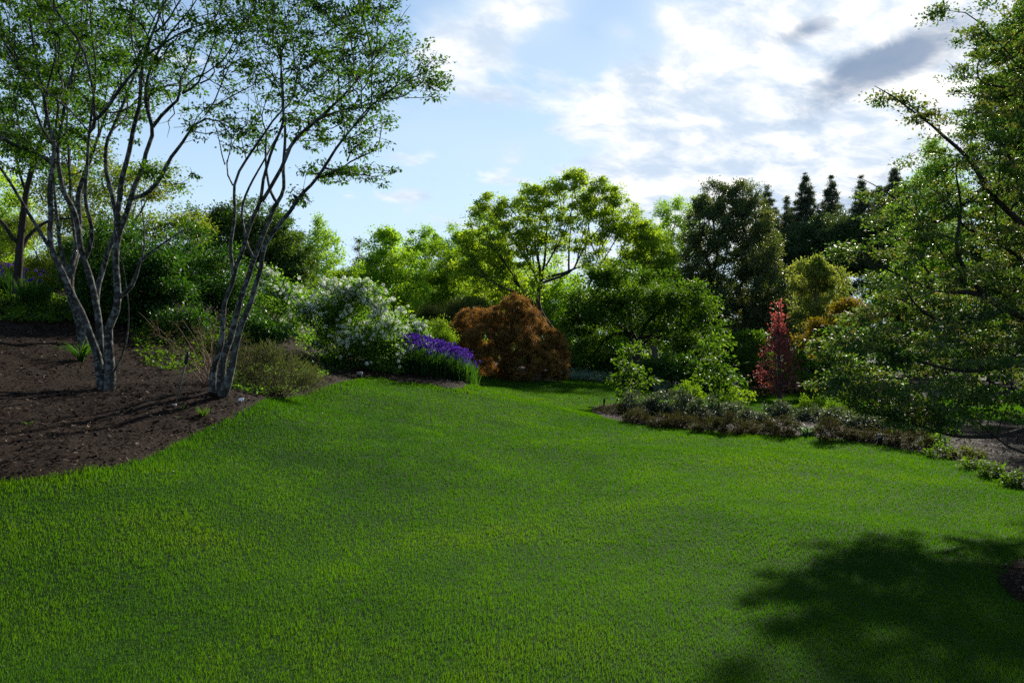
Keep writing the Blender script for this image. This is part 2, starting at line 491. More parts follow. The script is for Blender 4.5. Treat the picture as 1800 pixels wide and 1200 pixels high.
def grow(stems, att, rng, bf=0.3, step=0.2, ang=0.5, jit=0.01, seg=None, srad=None):
    pos, par, plen, dr = [], [], [], []
    fix = []

    def add(p, pa):
        pos.append(p); par.append(pa)
        if pa < 0:
            plen.append(0.0); dr.append(np.array([0, 0, 1.0]))
        else:
            v = p - pos[pa]; l = np.linalg.norm(v)
            plen.append(plen[pa] + l); dr.append(v / max(l, 1e-6))
        return len(pos) - 1
    for si, s in enumerate(stems):
        s = catmull(s, step)
        s[1:-1] += rng.normal(size=(len(s) - 2, 3)) * jit if len(s) > 2 else 0
        if si == 0:
            last = add(s[0], -1)
        else:
            dd = np.linalg.norm(np.array(pos) - s[0], axis=1)
            last = int(dd.argmin())
            if dd[last] > step * 0.6:
                last = add(s[0], last)
        for q in s[1:]:
            last = add(q, last)
        if srad is not None:
            m = len(pos) - len(fix)
            f = 0.9 * srad[si] * (1 - 0.88 * np.linspace(0, 1, m))
            fix += list(f)
    nstem = len(pos)
    tips = []
    if len(att):
        U = np.asarray(att, float)
        best = np.full(len(U), 1e9); bj = np.zeros(len(U), int)
        todo = np.ones(len(U), bool)

        def upd(j):
            v = U - pos[j]
            l = np.linalg.norm(v, axis=1)
            c = l * (1 + ang * (1 - (v @ dr[j]) / np.maximum(l, 1e-6))) + bf * plen[j]
            m = c < best
            best[m] = c[m]; bj[m] = j
        for j in range(nstem):
            upd(j)
        seg = seg or step * 1.6
        for _ in range(len(U)):
            i = int(np.where(todo, best, 1e9).argmin())
            todo[i] = False
            j = bj[i]
            p0, p1 = pos[j], U[i]
            l = np.linalg.norm(p1 - p0)
            k = max(1, int(l / seg))
            ctl = p0 + dr[j] * l * 0.4
            last = j
            for t in np.linspace(0, 1, k + 1)[1:]:
                q = (1 - t) ** 2 * p0 + 2 * t * (1 - t) * ctl + t * t * p1
                if t < 1:
                    q = q + rng.normal(size=3) * l * 0.02
                last = add(q, last)
                upd(last)
            tips.append(last)
    return np.array(pos), np.array(par), nstem, fix


def limbs_geo(pos, par, R, r0, flare=0.0, z0=0.0, fix=()):
    n = len(pos)
    cnt = np.zeros(n)
    kids = [[] for _ in range(n)]
    for i in range(n - 1, -1, -1):
        if cnt[i] == 0:
            cnt[i] = 1
        if par[i] >= 0:
            cnt[par[i]] += cnt[i]
            kids[par[i]].append(i)
    tot = max(cnt[0], 2)
    ex = max(0.2, math.log(max(R / r0, 1.1)) / math.log(tot))
    rad = r0 * cnt ** ex
    if len(fix):
        nf = len(fix)
        rad[:nf] = np.maximum(fix, r0)
        for i in range(nf, n):
            rad[i] = min(rad[i], rad[par[i]] * (0.62 if par[i] < nf else 1.0))
    if flare:
        rad = rad * (1 + 0.55 * flare * np.exp(-np.maximum(pos[:, 2] - z0, 0) / 0.22)) * (1 + 0.07 * np.sin(pos[:, 2] * 23 + pos[:, 0] * 31) * (rad > .015))
    V, Lp, S = [], [], []
    base = 0
    starts = [0] if n else []
    done_main = set()
    stack = [(-1, 0)]
    while stack:
        pa, i = stack.pop()
        ch = [pa, i] if pa >= 0 else [i]
        while kids[i]:
            ks = kids[i]
            m = max(ks, key=lambda q: cnt[q])
            for q in ks:
                if q != m:
                    stack.append((i, q))
            ch.append(m); i = m
        if len(ch) < 2:
            continue
        p = pos[ch].copy(); r = rad[ch].copy()
        if pa >= 0:
            r[0] = r[1]
        if len(p) > 3:
            p[1:-1] = 0.25 * p[:-2] + 0.5 * p[1:-1] + 0.25 * p[2:]
            r[1:-1] = 0.25 * r[:-2] + 0.5 * r[1:-1] + 0.25 * r[2:]
        r[-1] *= 0.5
        sd = 9 if r.max() > 0.05 else (6 if r.max() > 0.015 else 3)
        t = np.gradient(p, axis=0)
        t = unit(t)
        ref = np.cross(unit((p[-1] - p[0])[None])[0], [0.3, 0.9, 0.31])
        ref = ref / max(np.linalg.norm(ref), 1e-6)
        u = unit(np.cross(t, ref)); w = np.cross(t, u)
        a = np.arange(sd) * 2 * math.pi / sd
        ring = p[:, None, :] + (u[:, None, :] * np.cos(a)[None, :, None] + w[:, None, :] * np.sin(a)[None, :, None]) * r[:, None, None]
        V.append(ring.reshape(-1, 3))
        m = len(p)
        ii = (np.arange(m - 1) * sd)[:, None]
        jj = np.arange(sd)[None]; j2 = (np.arange(sd) + 1) % sd
        q = np.stack([ii + jj, ii + j2[None], ii + sd + j2[None], ii + sd + jj], -1).reshape(-1, 4)
        Lp.append((q + base).ravel()); S.append(np.full(len(q), 4))
        base += m * sd
    return np.concatenate(V), np.concatenate(Lp), np.concatenate(S)


def sample_lobes(lobes, d, n, rng, shell, gap, gapw, seed):
    """clump centres inside ellipsoids or cones given in pixels of the photograph at distance d"""
    k = d / F
    out, ws, items = [], [], []
    for lb in lobes:
        if lb[0] == 'cone':
            _, px, yt, yb, rb = lb[:5]
            dd = d + (lb[5] if len(lb) > 5 else 0)
            items.append(('cone', P(px, yt, dd), P(px, yb, dd), rb * k)); ws.append(abs(yb - yt) * rb * 0.6)
        else:
            px, py, rx, ry = lb[:4]
            dd = d + (lb[4] if len(lb) > 4 else 0)
            rd = (lb[5] if len(lb) > 5 else (rx + ry) * 0.5 * k)
            items.append(('ell', P(px, py, dd), np.array([rx * k, rd, ry * k]))); ws.append(rx * ry)
    ws = np.array(ws, float) ** 0.85; ws /= ws.sum()
    for it, w in zip(items, ws):
        m = max(3, int(round(n * w)))
        M = m * 4
        if it[0] == 'ell':
            q = unit(rng.normal(size=(M, 3))) * (rng.random((M, 1)) ** shell)
            p = it[1] + q * it[2]
        else:
            t = rng.random(M) ** 0.6
            t = np.clip(t + rng.normal(size=M) * 0.01, 0.0, 1)
            a = rng.random(M) * 2 * math.pi
            rr = it[3] * (t ** 1.05) * rng.random(M) ** shell * rng.uniform(0.8, 1.12, M)
            p = it[1] + (it[2] - it[1]) * t[:, None] + np.stack([np.cos(a) * rr, np.sin(a) * rr, np.zeros(M)], 1)
        if gap is not None:
            nz = smooth_noise(p, seed + 7, gapw)
            keep = nz > gap
            p = p[keep] if keep.sum() >= m * 0.5 else p
        out.append(p[:m])
    return np.concatenate(out)


def lobes_area(lobes):
    s = 0
    for lb in lobes:
        s += (abs(lb[3] - lb[2]) * lb[4]) if lb[0] == 'cone' else math.pi * lb[2] * lb[3]
    return s


def leaf_cloud(cl, ctr, n, rng, cr, flat, L, wr, out=0.5, up=0.6, rnd=0.6, droop=0.2, rise=0.0, tj=0.5, tbias=0.0, lean=None):
    """n leaves gathered round the clump centres cl"""
    m = len(cl)
    idx = rng.integers(0, m, n)
    csz = rng.uniform(0.6, 1.35, m)[idx]
    off = rng.normal(size=(n, 3)) * 0.6
    off[:, 2] *= flat
    pos = cl[idx] + off * cr * csz[:, None]
    o = unit(pos - ctr)
    axis = o * out + off * 0.5 + rng.normal(size=(n, 3)) * rnd
    axis[:, 2] += rise - droop
    if lean is not None:
        axis += lean
    nrm = rng.normal(size=(n, 3)) * rnd + o * out * 0.5
    nrm[:, 2] += up
    ct = rng.random(m)[idx]
    tint = ct * (1 - tj) + rng.random(n) * tj + tbias
    Ls = L * rng.uniform(0.6, 1.3, n)
    v, l, s = leaf_geo(pos, unit(axis), unit(nrm), Ls, Ls * wr)
    return v, l, s, tint, pos


SEED = [100]


def veg(name, label, cat, d, bx, lobes, mat, bark='bark_dark', n=120, cov=4.0, lp=4.5, wr=0.6, cr=18, flat=0.7, R=0.12, r0=0.004, stems=None, nst=1,
        bf=0.45, shell=0.3, gap=-0.25, gapw=None, group=None, crown='crown', trunk='trunk', out=0.5, up=0.6, rnd=0.6, droop=0.2, rise=0.0, tj=0.5,
        ang=0.5, kind=None, bare=False, extra=None, lean=None, by=None, sink=0.03, flare=0.0, step=None, tbias=0.0, seed=None, srad=None, leafsel=None):
    SEED[0] += 13
    sd = seed or SEED[0]
    rng = np.random.default_rng(sd)
    k = d / F
    bxw = (bx - 900) * k
    byw = d if by is None else by
    bz = zg1(bxw, byw)
    base = np.array([bxw, byw, bz])
    gapw = (gapw or 90) * k
    att = sample_lobes(lobes, d, n, rng, shell, gap, gapw, sd)
    lo = zg(att[:, 0], att[:, 1]) + 0.03
    att[:, 2] = np.maximum(att[:, 2], lo)
    ctr = att.mean(0) - np.array([0, 0, 0.3 * att[:, 2].std()])
    root = None
    if trunk:
        root = thing(name, base, label, cat, group)
        if kind: root['kind'] = kind
    if d > 19 and cov < 6:
        up, rnd = up * 0.35, rnd * 1.2
    N = int(cov * (1.0 if d < 12 else 1.15) * lobes_area(lobes) / (0.5 * wr * lp * lp))
    N = max(N, 1)
    lf = att
    if leafsel is not None:
        lf = att[smooth_noise(att * np.array([1, 1, 2.2]), sd + 3, 60 * k) > leafsel]
    fol = leaf_cloud(lf, ctr, N, rng, cr * k, flat, lp * k, wr, out, up, rnd, droop, rise, tj, tbias, lean)
    o = None if bare else mesh_obj(crown if trunk else name, fol[0], fol[1], fol[2], MATS[mat], root, fol[3], origin=base)
    if not trunk:
        tag(o, label, cat, group, kind)
        root = o
    else:
        if stems is None:
            stems = []
            top = att[np.argsort(att[:, 2])[-max(3, len(att) // 8):]].mean(0)
            for s in range(nst):
                tgt = ctr + (top - ctr) * 0.4 if nst == 1 else att[rng.integers(0, len(att))] * 0.7 + ctr * 0.3
                b0 = base + np.array([rng.normal() * 0.25 * (nst > 1) * R * 4, rng.normal() * 0.25 * (nst > 1) * R * 4, -sink])
                mid = b0 * 0.45 + tgt * 0.55 + rng.normal(size=3) * 0.05 * np.linalg.norm(tgt - b0)
                stems.append([b0, b0 + np.array([0, 0, 0.25 * (tgt[2] - b0[2])]), mid, tgt])
        st = step or max(0.08, 0.02 * np.linalg.norm(ctr - base) + 0.06)
        pos, par, nstem, fix = grow(stems, att, rng, bf, st, ang, 0.012, None, srad)
        gv = limbs_geo(pos, par, R, r0, flare, bz, fix)
        mesh_obj(trunk, gv[0], gv[1], gv[2], MATS[bark], root, origin=base, smooth=True)
    if extra:
        extra(root, base, att, ctr, rng, fol[4])
    return root


# ------------------------------------------------------------------ ground, beds, lawn
def poly(pts):
    return np.array([gp(*p[1:]) if p[0] == 'p' else np.array(p[1:], float) for p in pts])


def pp(*xy):
    return [('p', a, b) for a, b in xy]


def inside(poly_, x, y):
    c = np.zeros(len(x), bool)
    j = len(poly_) - 1
    for i in range(len(poly_)):
        xi, yi = poly_[i]; xj, yj = poly_[j]
        m = ((yi > y) != (yj > y)) & (x < (xj - xi) * (y - yi) / (yj - yi + 1e-12) + xi)
        c ^= m
        j = i
    return c


def soft_edge(p, closed_upto=None, amp=0.03, seed=3):
    """resample the outline finely and roughen it a little"""
    rng = np.random.default_rng(seed)
    out = []
    n = len(p)
    for i in range(n):
        a, b = p[i], p[(i + 1) % n]
        k = max(1, int(np.linalg.norm(b - a) / 0.15))
        if np.linalg.norm(b - a) > 8:
            k = 1
        for t in np.arange(k) / k:
            out.append(a + (b - a) * t + (rng.normal(size=2) * amp if k > 1 else 0))
    return np.array(out)


LEFT_BED = np.vstack([catmull(np.c_[poly(pp((-420, 900), (-200, 868), (0, 850), (60, 842), (130, 833), (200, 822), (260, 806), (310, 780), (370, 750), (430, 723),
                      (500, 701), (560, 686), (600, 673), (650, 664), (700, 672), (760, 678), (815, 681), (848, 677))), np.zeros(18)], 0.2)[:, :2],
                      np.array([(-0.55, 18.2), (-0.9, 20.5), (-1.4, 24), (-1.5, 32), (-40, 34), (-40, 5)], float)])
RIGHT_BED = np.vstack([catmull(np.c_[poly(pp((1038, 722), (1060, 733), (1100, 742), (1160, 751), (1240, 757), (1320, 762), (1400, 767), (1480, 773), (1560, 785),
                       (1620, 796), (1680, 811), (1740, 833), (1800, 860), (1900, 915))), np.zeros(14)], 0.2)[:, :2],
                       np.array([(14, 8), (16, 16)], float), poly(pp((1600, 736), (1500, 736), (1400, 731), (1320, 725), (1250, 721), (1130, 713), (1080, 709), (1048, 714)))])
CORNER_BED = catmull(np.c_[poly(pp((1752, 1018), (1770, 1003), (1800, 990), (1900, 970), (2000, 990), (1990, 1060), (1900, 1090), (1815, 1066), (1775, 1046), (1752, 1018))), np.zeros(10)], 0.1)[:, :2]
FAR_BED = np.vstack([poly(pp((868, 664), (930, 671), (985, 669), (1003, 663), (1060, 668), (1090, 681), (1160, 690), (1230, 694), (1300, 693), (1380, 692), (1450, 694), (1600, 700))),
                     np.array([(35, 34), (40, 60), (-1.5, 60), (-1.2, 24)], float)])
BEDS = [LEFT_BED, RIGHT_BED, CORNER_BED, FAR_BED]


def strip(a, b, fine, coarse):
    return np.concatenate([np.arange(a, b, fine)])


xs = np.unique(np.round(np.concatenate([np.linspace(-600, -60, 12), np.arange(-60, -14, 2.0), np.arange(-14, 14, 0.25), np.arange(14, 60, 2.0), np.linspace(60, 600, 12)]), 3))
ys = np.unique(np.round(np.concatenate([np.linspace(-600, -40, 10), np.arange(-40, 1, 2.0), np.arange(1, 40, 0.25), np.arange(40, 100, 3.0), np.linspace(100, 900, 12)]), 3))
X, Y = np.meshgrid(xs, ys)
Z = zg(X.ravel(), Y.ravel())
nx, ny = len(xs), len(ys)
ii = (np.arange(ny - 1)[:, None] * nx + np.arange(nx - 1)[None]).ravel()
quads = np.stack([ii, ii + 1, ii + nx + 1, ii + nx], 1)
tag(mesh_obj('lawn_ground', np.c_[X.ravel(), Y.ravel(), Z], quads.ravel(), np.full(len(quads), 4), MATS['soil_turf'], smooth=True), 'rolling ground under the mown lawn and the garden beds', 'ground', kind='structure')


def bed_sheet(name, outline, label, step, lift, limit, seed):
    rng = np.random.default_rng(seed)
    o = soft_edge(outline, seed=seed)
    lo, hi = o.min(0), o.max(0)
    gx, gy = np.meshgrid(np.arange(lo[0], hi[0], step), np.arange(lo[1], hi[1], step))
    q = np.c_[gx.ravel(), gy.ravel()] + rng.normal(size=(gx.size, 2)) * step * 0.2
    q = q[inside(o, q[:, 0], q[:, 1])]
    near = np.ones(len(q), bool)
    for s in range(0, len(q), 4000):
        dd = np.sqrt(((q[s:s + 4000, None, :] - o[None]) ** 2).sum(-1)).min(1)
        near[s:s + 4000] = dd > step * 0.45
    q = q[near]
    vs = [Vector(v) for v in np.vstack([o, q])]
    ed = [(i, (i + 1) % len(o)) for i in range(len(o))]
    v2, e2, f2, *_ = geometry.delaunay_2d_cdt(vs, ed, [], 1, 1e-5)
    v2 = np.array([(v.x, v.y) for v in v2])
    ed_ = np.zeros(len(v2), bool)
    for q_ in range(0, len(v2), 4000):
        ed_[q_:q_ + 4000] = np.sqrt(((v2[q_:q_ + 4000, None, :] - o[None]) ** 2).sum(-1)).min(1) < 1e-3
    z = zg(v2[:, 0], v2[:, 1]) + np.where(ed_, 0.006, lift) + np.where(ed_, 0, 1) * (0.022 * smooth_noise(v2, seed, 0.5) + 0.008 * rng.normal(size=len(v2)))
    f2 = [f for f in f2 if len(f) == 3]
    c = v2[np.array(f2)].mean(1)
    ok = inside(o, c[:, 0], c[:, 1])
    f2 = np.array(f2)[ok]
    tag(mesh_obj(name, np.c_[v2, z], f2.ravel(), np.full(len(f2), 3), MATS['mulch_bark'], smooth=True), label, 'mulch bed', kind='structure')


bed_sheet('mulch_bed', LEFT_BED, 'dark bark mulch bed sloping up on the left under the trees', 0.2, 0.04, None, 5)
bed_sheet('mulch_bed', RIGHT_BED, 'curved bark mulch island bed along the right side of the lawn', 0.3, 0.035, None, 6)
bed_sheet('mulch_bed', CORNER_BED, 'small round mulch patch at the right edge close by', 0.08, 0.03, None, 7)
bed_sheet('mulch_bed', FAR_BED, 'dark planting bed under the far trees beyond the lawn', 0.5, 0.03, None, 8)


def grass():
    rng = np.random.default_rng(11)
    N = 2200000
    ys_ = np.linspace(2.8, 42, 3000)
    wgt = (1.5 * ys_ + 2.0) * (3.5 / ys_) ** 1.45
    cdf = np.cumsum(wgt); cdf /= cdf[-1]
    y = np.interp(rng.random(N), cdf, ys_)
    x = (rng.random(N) * 2 - 1) * (0.75 * y + 1.0)
    keep = np.ones(N, bool)
    for b in BEDS:
        e = soft_edge(b, amp=0.05, seed=21)
        jx, jy = rng.normal(size=(2, N)) * 0.035
        keep &= ~inside(e, x + jx, y + jy)
    x, y = x[keep], y[keep]
    n = len(x)
    z = zg(x, y)
    p2 = np.c_[x, y]
    tuft = value_noise(p2, 31, 0.14, 2)
    mid = value_noise(p2, 32, 0.55, 3)
    big = value_noise(p2, 33, 2.6, 3)
    sheen = np.clip(value_noise(p2, 35, 0.8, 3) * 1.3 - 0.25, 0, 1)
    h = (0.024 + 0.003 * tuft + 0.004 * mid) * rng.uniform(0.5, 1.3, n)
    h = np.maximum(h, 0.016) * (1 + 0.025 * y)
    w = 0.0021 * (y / 3.5) ** 1.12 * rng.uniform(0.7, 1.3, n)
    ang = rng.random(n) * 6.2832
    lean = np.clip(0.22 + 0.08 * mid + 0.10 * sheen + rng.normal(size=n) * 0.15, 0.02, 1.0)
    face = rng.random(n) * math.pi
    eo = LEFT_BED[::2][:140]
    near = np.nonzero((x < 1.5) & (y < 19))[0]
    ed = np.ones(n)
    for q_ in range(0, len(near), 20000):
        i_ = near[q_:q_ + 20000]
        ed[i_] = np.sqrt(((p2[i_][:, None, :] - eo[None]) ** 2).sum(-1)).min(1)
    h *= 1 + 0.75 * np.exp(-(ed / 0.28) ** 2)
    tint = 0.43 + 0.05 * tuft + 0.20 * mid + 0.22 * big - 0.10 * sheen + rng.normal(size=n) * 0.10
    v, l, s, sg = blade_geo(np.c_[x, y, z - 0.004], h, w, ang, lean, face, 2)
    tag(mesh_obj('grass', v, l, s, MATS['grass_leaf'], tint=np.repeat(tint, sg)), 'short mown green lawn grass sweeping between the beds', 'grass', kind='stuff')


grass()


def chips():
    rng = np.random.default_rng(12)
    N = 190000
    y = rng.uniform(4.5, 17, N) ** 1.0
    x = rng.uniform(-1, 1, N) * (0.72 * y + 1)
    keep = np.zeros(N, bool)
    for b in (LEFT_BED, RIGHT_BED, CORNER_BED):
        keep |= inside(b, x, y)
    x, y = x[keep], y[keep]
    n = len(x)
    pos = np.c_[x, y, zg(x, y) + 0.045 + rng.random(n) * 0.02]
    a = rng.random(n) * 6.3
    axis = np.c_[np.cos(a), np.sin(a), rng.normal(size=n) * 0.3]
    nrm = np.c_[rng.normal(size=(n, 2)) * 0.4, np.ones(n)]
    L = 0.014 + 0.055 * rng.random(n) ** 2
    v, l, s = leaf_geo(pos, axis, nrm, L, L * rng.uniform(0.2, 0.5, n), 0.0)
    tag(mesh_obj('mulch_chips', v, l, s, MATS['chip'], tint=rng.random(n) ** 1.7), 'loose dark brown bark chips scattered over the beds', 'mulch', kind='stuff')


chips()


# ------------------------------------------------------------------ the two grey-barked trees on the left bank
def stems_px(rows):
    """each row: list of (px, py, distance)"""
    return [[P(*q) for q in r] for r in rows]


A_STEMS = stems_px([
    [(184, 696, 10), (176, 640, 10), (161, 590, 9.95), (143, 548, 9.9), (120, 505, 9.85), (101, 460, 9.8), (86, 430, 9.8), (91, 400, 9.85), (88, 350, 9.9), (90, 310, 9.95), (97, 267, 10.0), (84, 205, 10.1), (66, 120, 10.2), (52, 30, 10.3), (40, -60, 10.4)],
    [(86, 430, 9.8), (69, 405, 9.7), (50, 376, 9.6), (38, 350, 9.5), (18, 320, 9.4), (0, 298, 9.3), (-40, 240, 9.2), (-90, 160, 9.0)],
    [(120, 505, 9.85), (128, 470, 10.1), (136, 440, 10.3), (128, 400, 10.5), (124, 340, 10.7), (118, 260, 10.9), (120, 180, 11.1), (140, 90, 11.3), (150, -20, 11.4)],
    [(187, 696, 10), (183, 640, 10.05), (173, 555, 10.1), (158, 490, 10.15), (150, 458, 10.2), (141, 435, 10.2), (137, 385, 10.2), (112, 330, 10.3), (101, 265, 10.4), (112, 200, 10.5), (126, 130, 10.6), (146, 60, 10.8), (160, -40, 11)],
    [(150, 458, 10.2), (162, 417, 10.1), (155, 377, 10.0), (150, 343, 9.9), (148, 317, 9.85), (157, 233, 9.8), (167, 133, 9.7), (160, 50, 9.6), (164, -50, 9.5)],
    [(193, 696, 10), (191, 625, 9.95), (188, 578, 9.9), (206, 545, 9.85), (207, 510, 9.85), (203, 470, 9.85), (205, 425, 9.85), (206, 380, 9.85), (213, 327, 9.8), (230, 250, 9.7), (246, 187, 9.6), (248, 117, 9.5), (262, 67, 9.4), (300, 28, 9.3), (352, -50, 9.2)],
    [(205, 425, 9.85), (230, 352, 9.9), (241, 320, 9.95), (262, 255, 10.0), (270, 222, 10.05), (300, 187, 10.1), (340, 157, 10.2), (400, 118, 10.4), (470, 75, 10.6)],
    [(270, 222, 10.05), (255, 180, 9.9), (262, 130, 9.8), (290, 70, 9.7), (335, 10, 9.6), (370, -50, 9.6)],
    [(230, 352, 9.9), (266, 337, 9.8), (291, 290, 9.7), (320, 250, 9.6), (343, 217, 9.5), (383, 187, 9.5), (433, 153, 9.5), (480, 130, 9.5)],
    [(176, 610, 10.2), (170, 520, 10.45), (184, 460, 10.5), (198, 420, 10.5), (205, 380, 10.5), (184, 280, 10.6), (205, 215, 10.7), (230, 150, 10.8), (250, 80, 11), (300, -30, 11.2)],
    [(198, 660, 9.9), (212, 625, 9.8), (222, 600, 9.75), (226, 560, 9.75), (223, 520, 9.75), (218, 470, 9.75), (206, 412, 9.7), (196, 380, 9.7)],
    [(207, 520, 9.85), (218, 515, 9.75), (235, 503, 9.7), (245, 465, 9.65), (256, 448, 9.6), (280, 435, 9.55), (302, 412, 9.5), (335, 402, 9.45)],
    [(245, 465, 9.65), (254, 435, 9.8), (256, 400, 9.9), (249, 355, 10.0), (262, 300, 10.1)],
    [(157, 233, 9.8), (190, 190, 9.5), (225, 140, 9.3), (270, 90, 9.1), (330, 55, 8.9), (420, 20, 8.8)],
    [(101, 265, 10.4), (70, 220, 10.6), (48, 150, 10.8), (20, 90, 11), (-20, 30, 11.2)],
])
veg('multi_stem_tree', 'tall grey-barked tree of many leaning stems rising from the open mulch on the left bank', 'tree', 10, 188,
    [(60, 40, 170, 160, 0, 1.7), (-60, 60, 150, 170, 0.3, 1.6), (250, -20, 190, 120, -0.2, 1.7), (330, 90, 130, 90, -0.3, 1.2), (190, 140, 160, 110, 0.3, 1.4), (95, 270, 120, 50, 0.6, 1.0),
     (395, 215, 60, 45, -0.6, .5), (300, 305, 50, 22, -.3, .4), (20, 230, 120, 60, .4, 1.0), (380, -10, 110, 70, 0, 1.2), (240, -140, 320, 90, 0, 2.2)],
    'leaf_parrotia', 'bark_lichen', n=2100, cov=0.85, lp=7.0, wr=0.55, cr=13, flat=0.3, R=0.125, r0=0.0042, stems=A_STEMS, bf=0.22, shell=0.33, gap=-0.3, gapw=110,
    up=1.0, rnd=0.45, out=0.3, droop=0.1, flare=1.5, step=0.12, ang=0.8, seed=41, leafsel=.05, srad=[.054,.025,.030,.054,.030,.060,.040,.024,.032,.048,.013,.032,.014,.026,.022], group='grey multi-stemmed trees on the left bank')

B_STEMS = stems_px([
    [(386, 700, 10), (391, 640, 10.05), (408, 583, 10.1), (424, 523, 10.1), (446, 458, 10.1), (464, 412, 10.1), (483, 365, 10.1), (487, 358, 10.1), (499, 330, 10.2), (497, 300, 10.3), (503, 233, 10.4), (497, 187, 10.5), (494, 120, 10.6), (500, 30, 10.8)],
    [(374, 694, 10.1), (376, 640, 10.15), (395, 590, 10.2), (393, 560, 10.2), (396, 529, 10.2), (412, 482, 10.2), (405, 442, 10.2), (413, 390, 10.2), (411, 350, 10.2), (409, 325, 10.2), (420, 298, 10.2), (447, 260, 10.2), (467, 227, 10.2), (493, 198, 10.2), (533, 158, 10.1), (590, 105, 10)],
    [(409, 325, 10.2), (400, 306, 10.3), (392, 270, 10.4), (382, 235, 10.5), (370, 190, 10.6)],
    [(412, 482, 10.2), (433, 421, 10.0), (452, 368, 9.9), (460, 357, 9.85), (457, 333, 9.8), (467, 298, 9.75), (483, 250, 9.7), (497, 215, 9.6), (497, 160, 9.5), (493, 83, 9.4), (510, 0, 9.3)],
    [(460, 357, 9.85), (480, 320, 9.8), (494, 298, 9.8), (520, 240, 9.7), (550, 217, 9.6), (600, 170, 9.5), (640, 125, 9.4), (668, 93, 9.3), (700, 40, 9.2), (722, 8, 9.1)],
    [(394, 692, 9.9), (412, 621, 9.85), (422, 580, 9.8), (442, 523, 9.75), (458, 472, 9.7), (464, 430, 9.7), (494, 392, 9.65), (508, 372, 9.6), (521, 352, 9.55), (547, 327, 9.5), (570, 298, 9.45), (600, 243, 9.4), (632, 202, 9.35), (660, 177, 9.3), (700, 150, 9.3), (750, 128, 9.3)],
    [(570, 300, 9.45), (600, 302, 9.35), (650, 309, 9.25), (690, 322, 9.2)],
    [(487, 358, 10.1), (475, 330, 10.4), (468, 290, 10.6), (470, 240, 10.8), (450, 180, 11), (440, 120, 11.1)],
    [(550, 217, 9.6), (610, 190, 9.9), (680, 175, 10), (740, 155, 10.1)],
    [(446, 458, 10.1), (432, 420, 10.5), (425, 380, 10.7), (436, 330, 10.8), (470, 270, 11), (520, 190, 11.1), (580, 120, 11.2)],
])
veg('multi_stem_tree', 'slimmer grey-barked tree leaning right, its leafy crown reaching into open sky', 'tree', 10, 386,
    [(560, 50, 150, 90, 0, 1.3), (500, 120, 110, 80, .3, 1.1), (690, 120, 95, 45, -.5, .8), (630, 60, 90, 80, -.2, 1.0), (640, 185, 80, 40, -.4, .7), (560, 210, 90, 50, 0, .9), (640, 250, 55, 22, -.5, .5), (650, 305, 52, 18, -.6, .4),
     (735, 145, 50, 30, -.6, .4), (480, -40, 160, 70, 0, 1.3), (640, -25, 70, 50, 0, .8), (575, 300, 45, 25, -.3, .4), (430, 230, 50, 40, .4, .6), (522, 345, 22, 16, -.4, .2)],
    'leaf_parrotia', 'bark_lichen', n=1800, cov=1.6, lp=6.8, wr=0.55, cr=13, flat=0.32, R=0.10, r0=0.0036, stems=B_STEMS, bf=0.2, shell=0.33, gap=-0.35, gapw=90,
    up=1.0, rnd=0.45, out=0.3, droop=0.1, flare=1.5, step=0.12, ang=0.8, seed=42, leafsel=.0, srad=[.048,.040,.014,.032,.028,.046,.016,.022,.016,.024], group='grey multi-stemmed trees on the left bank')

# darker trunks behind them
veg('dark_trunk_tree', 'dark-trunked tree at the far left edge standing beside the violet iris clumps', 'tree', 15, 30,
    [(20, 120, 150, 140), (-80, 200, 120, 120), (110, 90, 110, 110), (60, 250, 90, 60)], 'leaf_parrotia', 'bark_dark', n=420, cov=1.2, lp=5, cr=18, flat=0.4, R=0.14, r0=0.004,
    stems=stems_px([[(30, 540, 15), (32, 480, 15), (34, 430, 15), (42, 380, 15), (46, 340, 15), (60, 280, 15), (80, 220, 15), (95, 130, 15)],
                    [(34, 435, 15), (22, 420, 14.9), (5, 395, 14.8), (-30, 350, 14.7), (-60, 280, 14.6)], [(34, 440, 15), (55, 410, 15.2), (80, 388, 15.4), (100, 384, 15.5), (140, 383, 15.6), (190, 372, 15.7)],
                    [(46, 340, 15), (30, 280, 15.2), (20, 200, 15.3), (15, 120, 15.4)]]), bf=0.25, gap=-0.3, flare=0.3, up=0.9, srad=[.095, .045, .05, .03])
veg('slender_tree', 'slim grey tree half hidden behind the left many-stemmed tree', 'tree', 12.2, 146,
    [(90, 200, 90, 80), (200, 120, 120, 90), (150, 30, 130, 80)], 'leaf_parrotia', 'bark_lichen', n=300, cov=0.9, lp=5.5, cr=20, flat=0.4, R=0.15, r0=0.004,
    stems=stems_px([[(148, 615, 12.2), (143, 570, 12.2), (130, 530, 12.2), (120, 500, 12.2), (133, 450, 12.3), (138, 400, 12.3), (142, 330, 12.4), (170, 250, 12.5), (200, 160, 12.6)],
                    [(120, 500, 12.2), (112, 460, 12.1), (100, 400, 12), (95, 330, 12), (80, 240, 12)]]), bf=0.25, gap=-0.3, up=0.9, srad=[.085, .04])

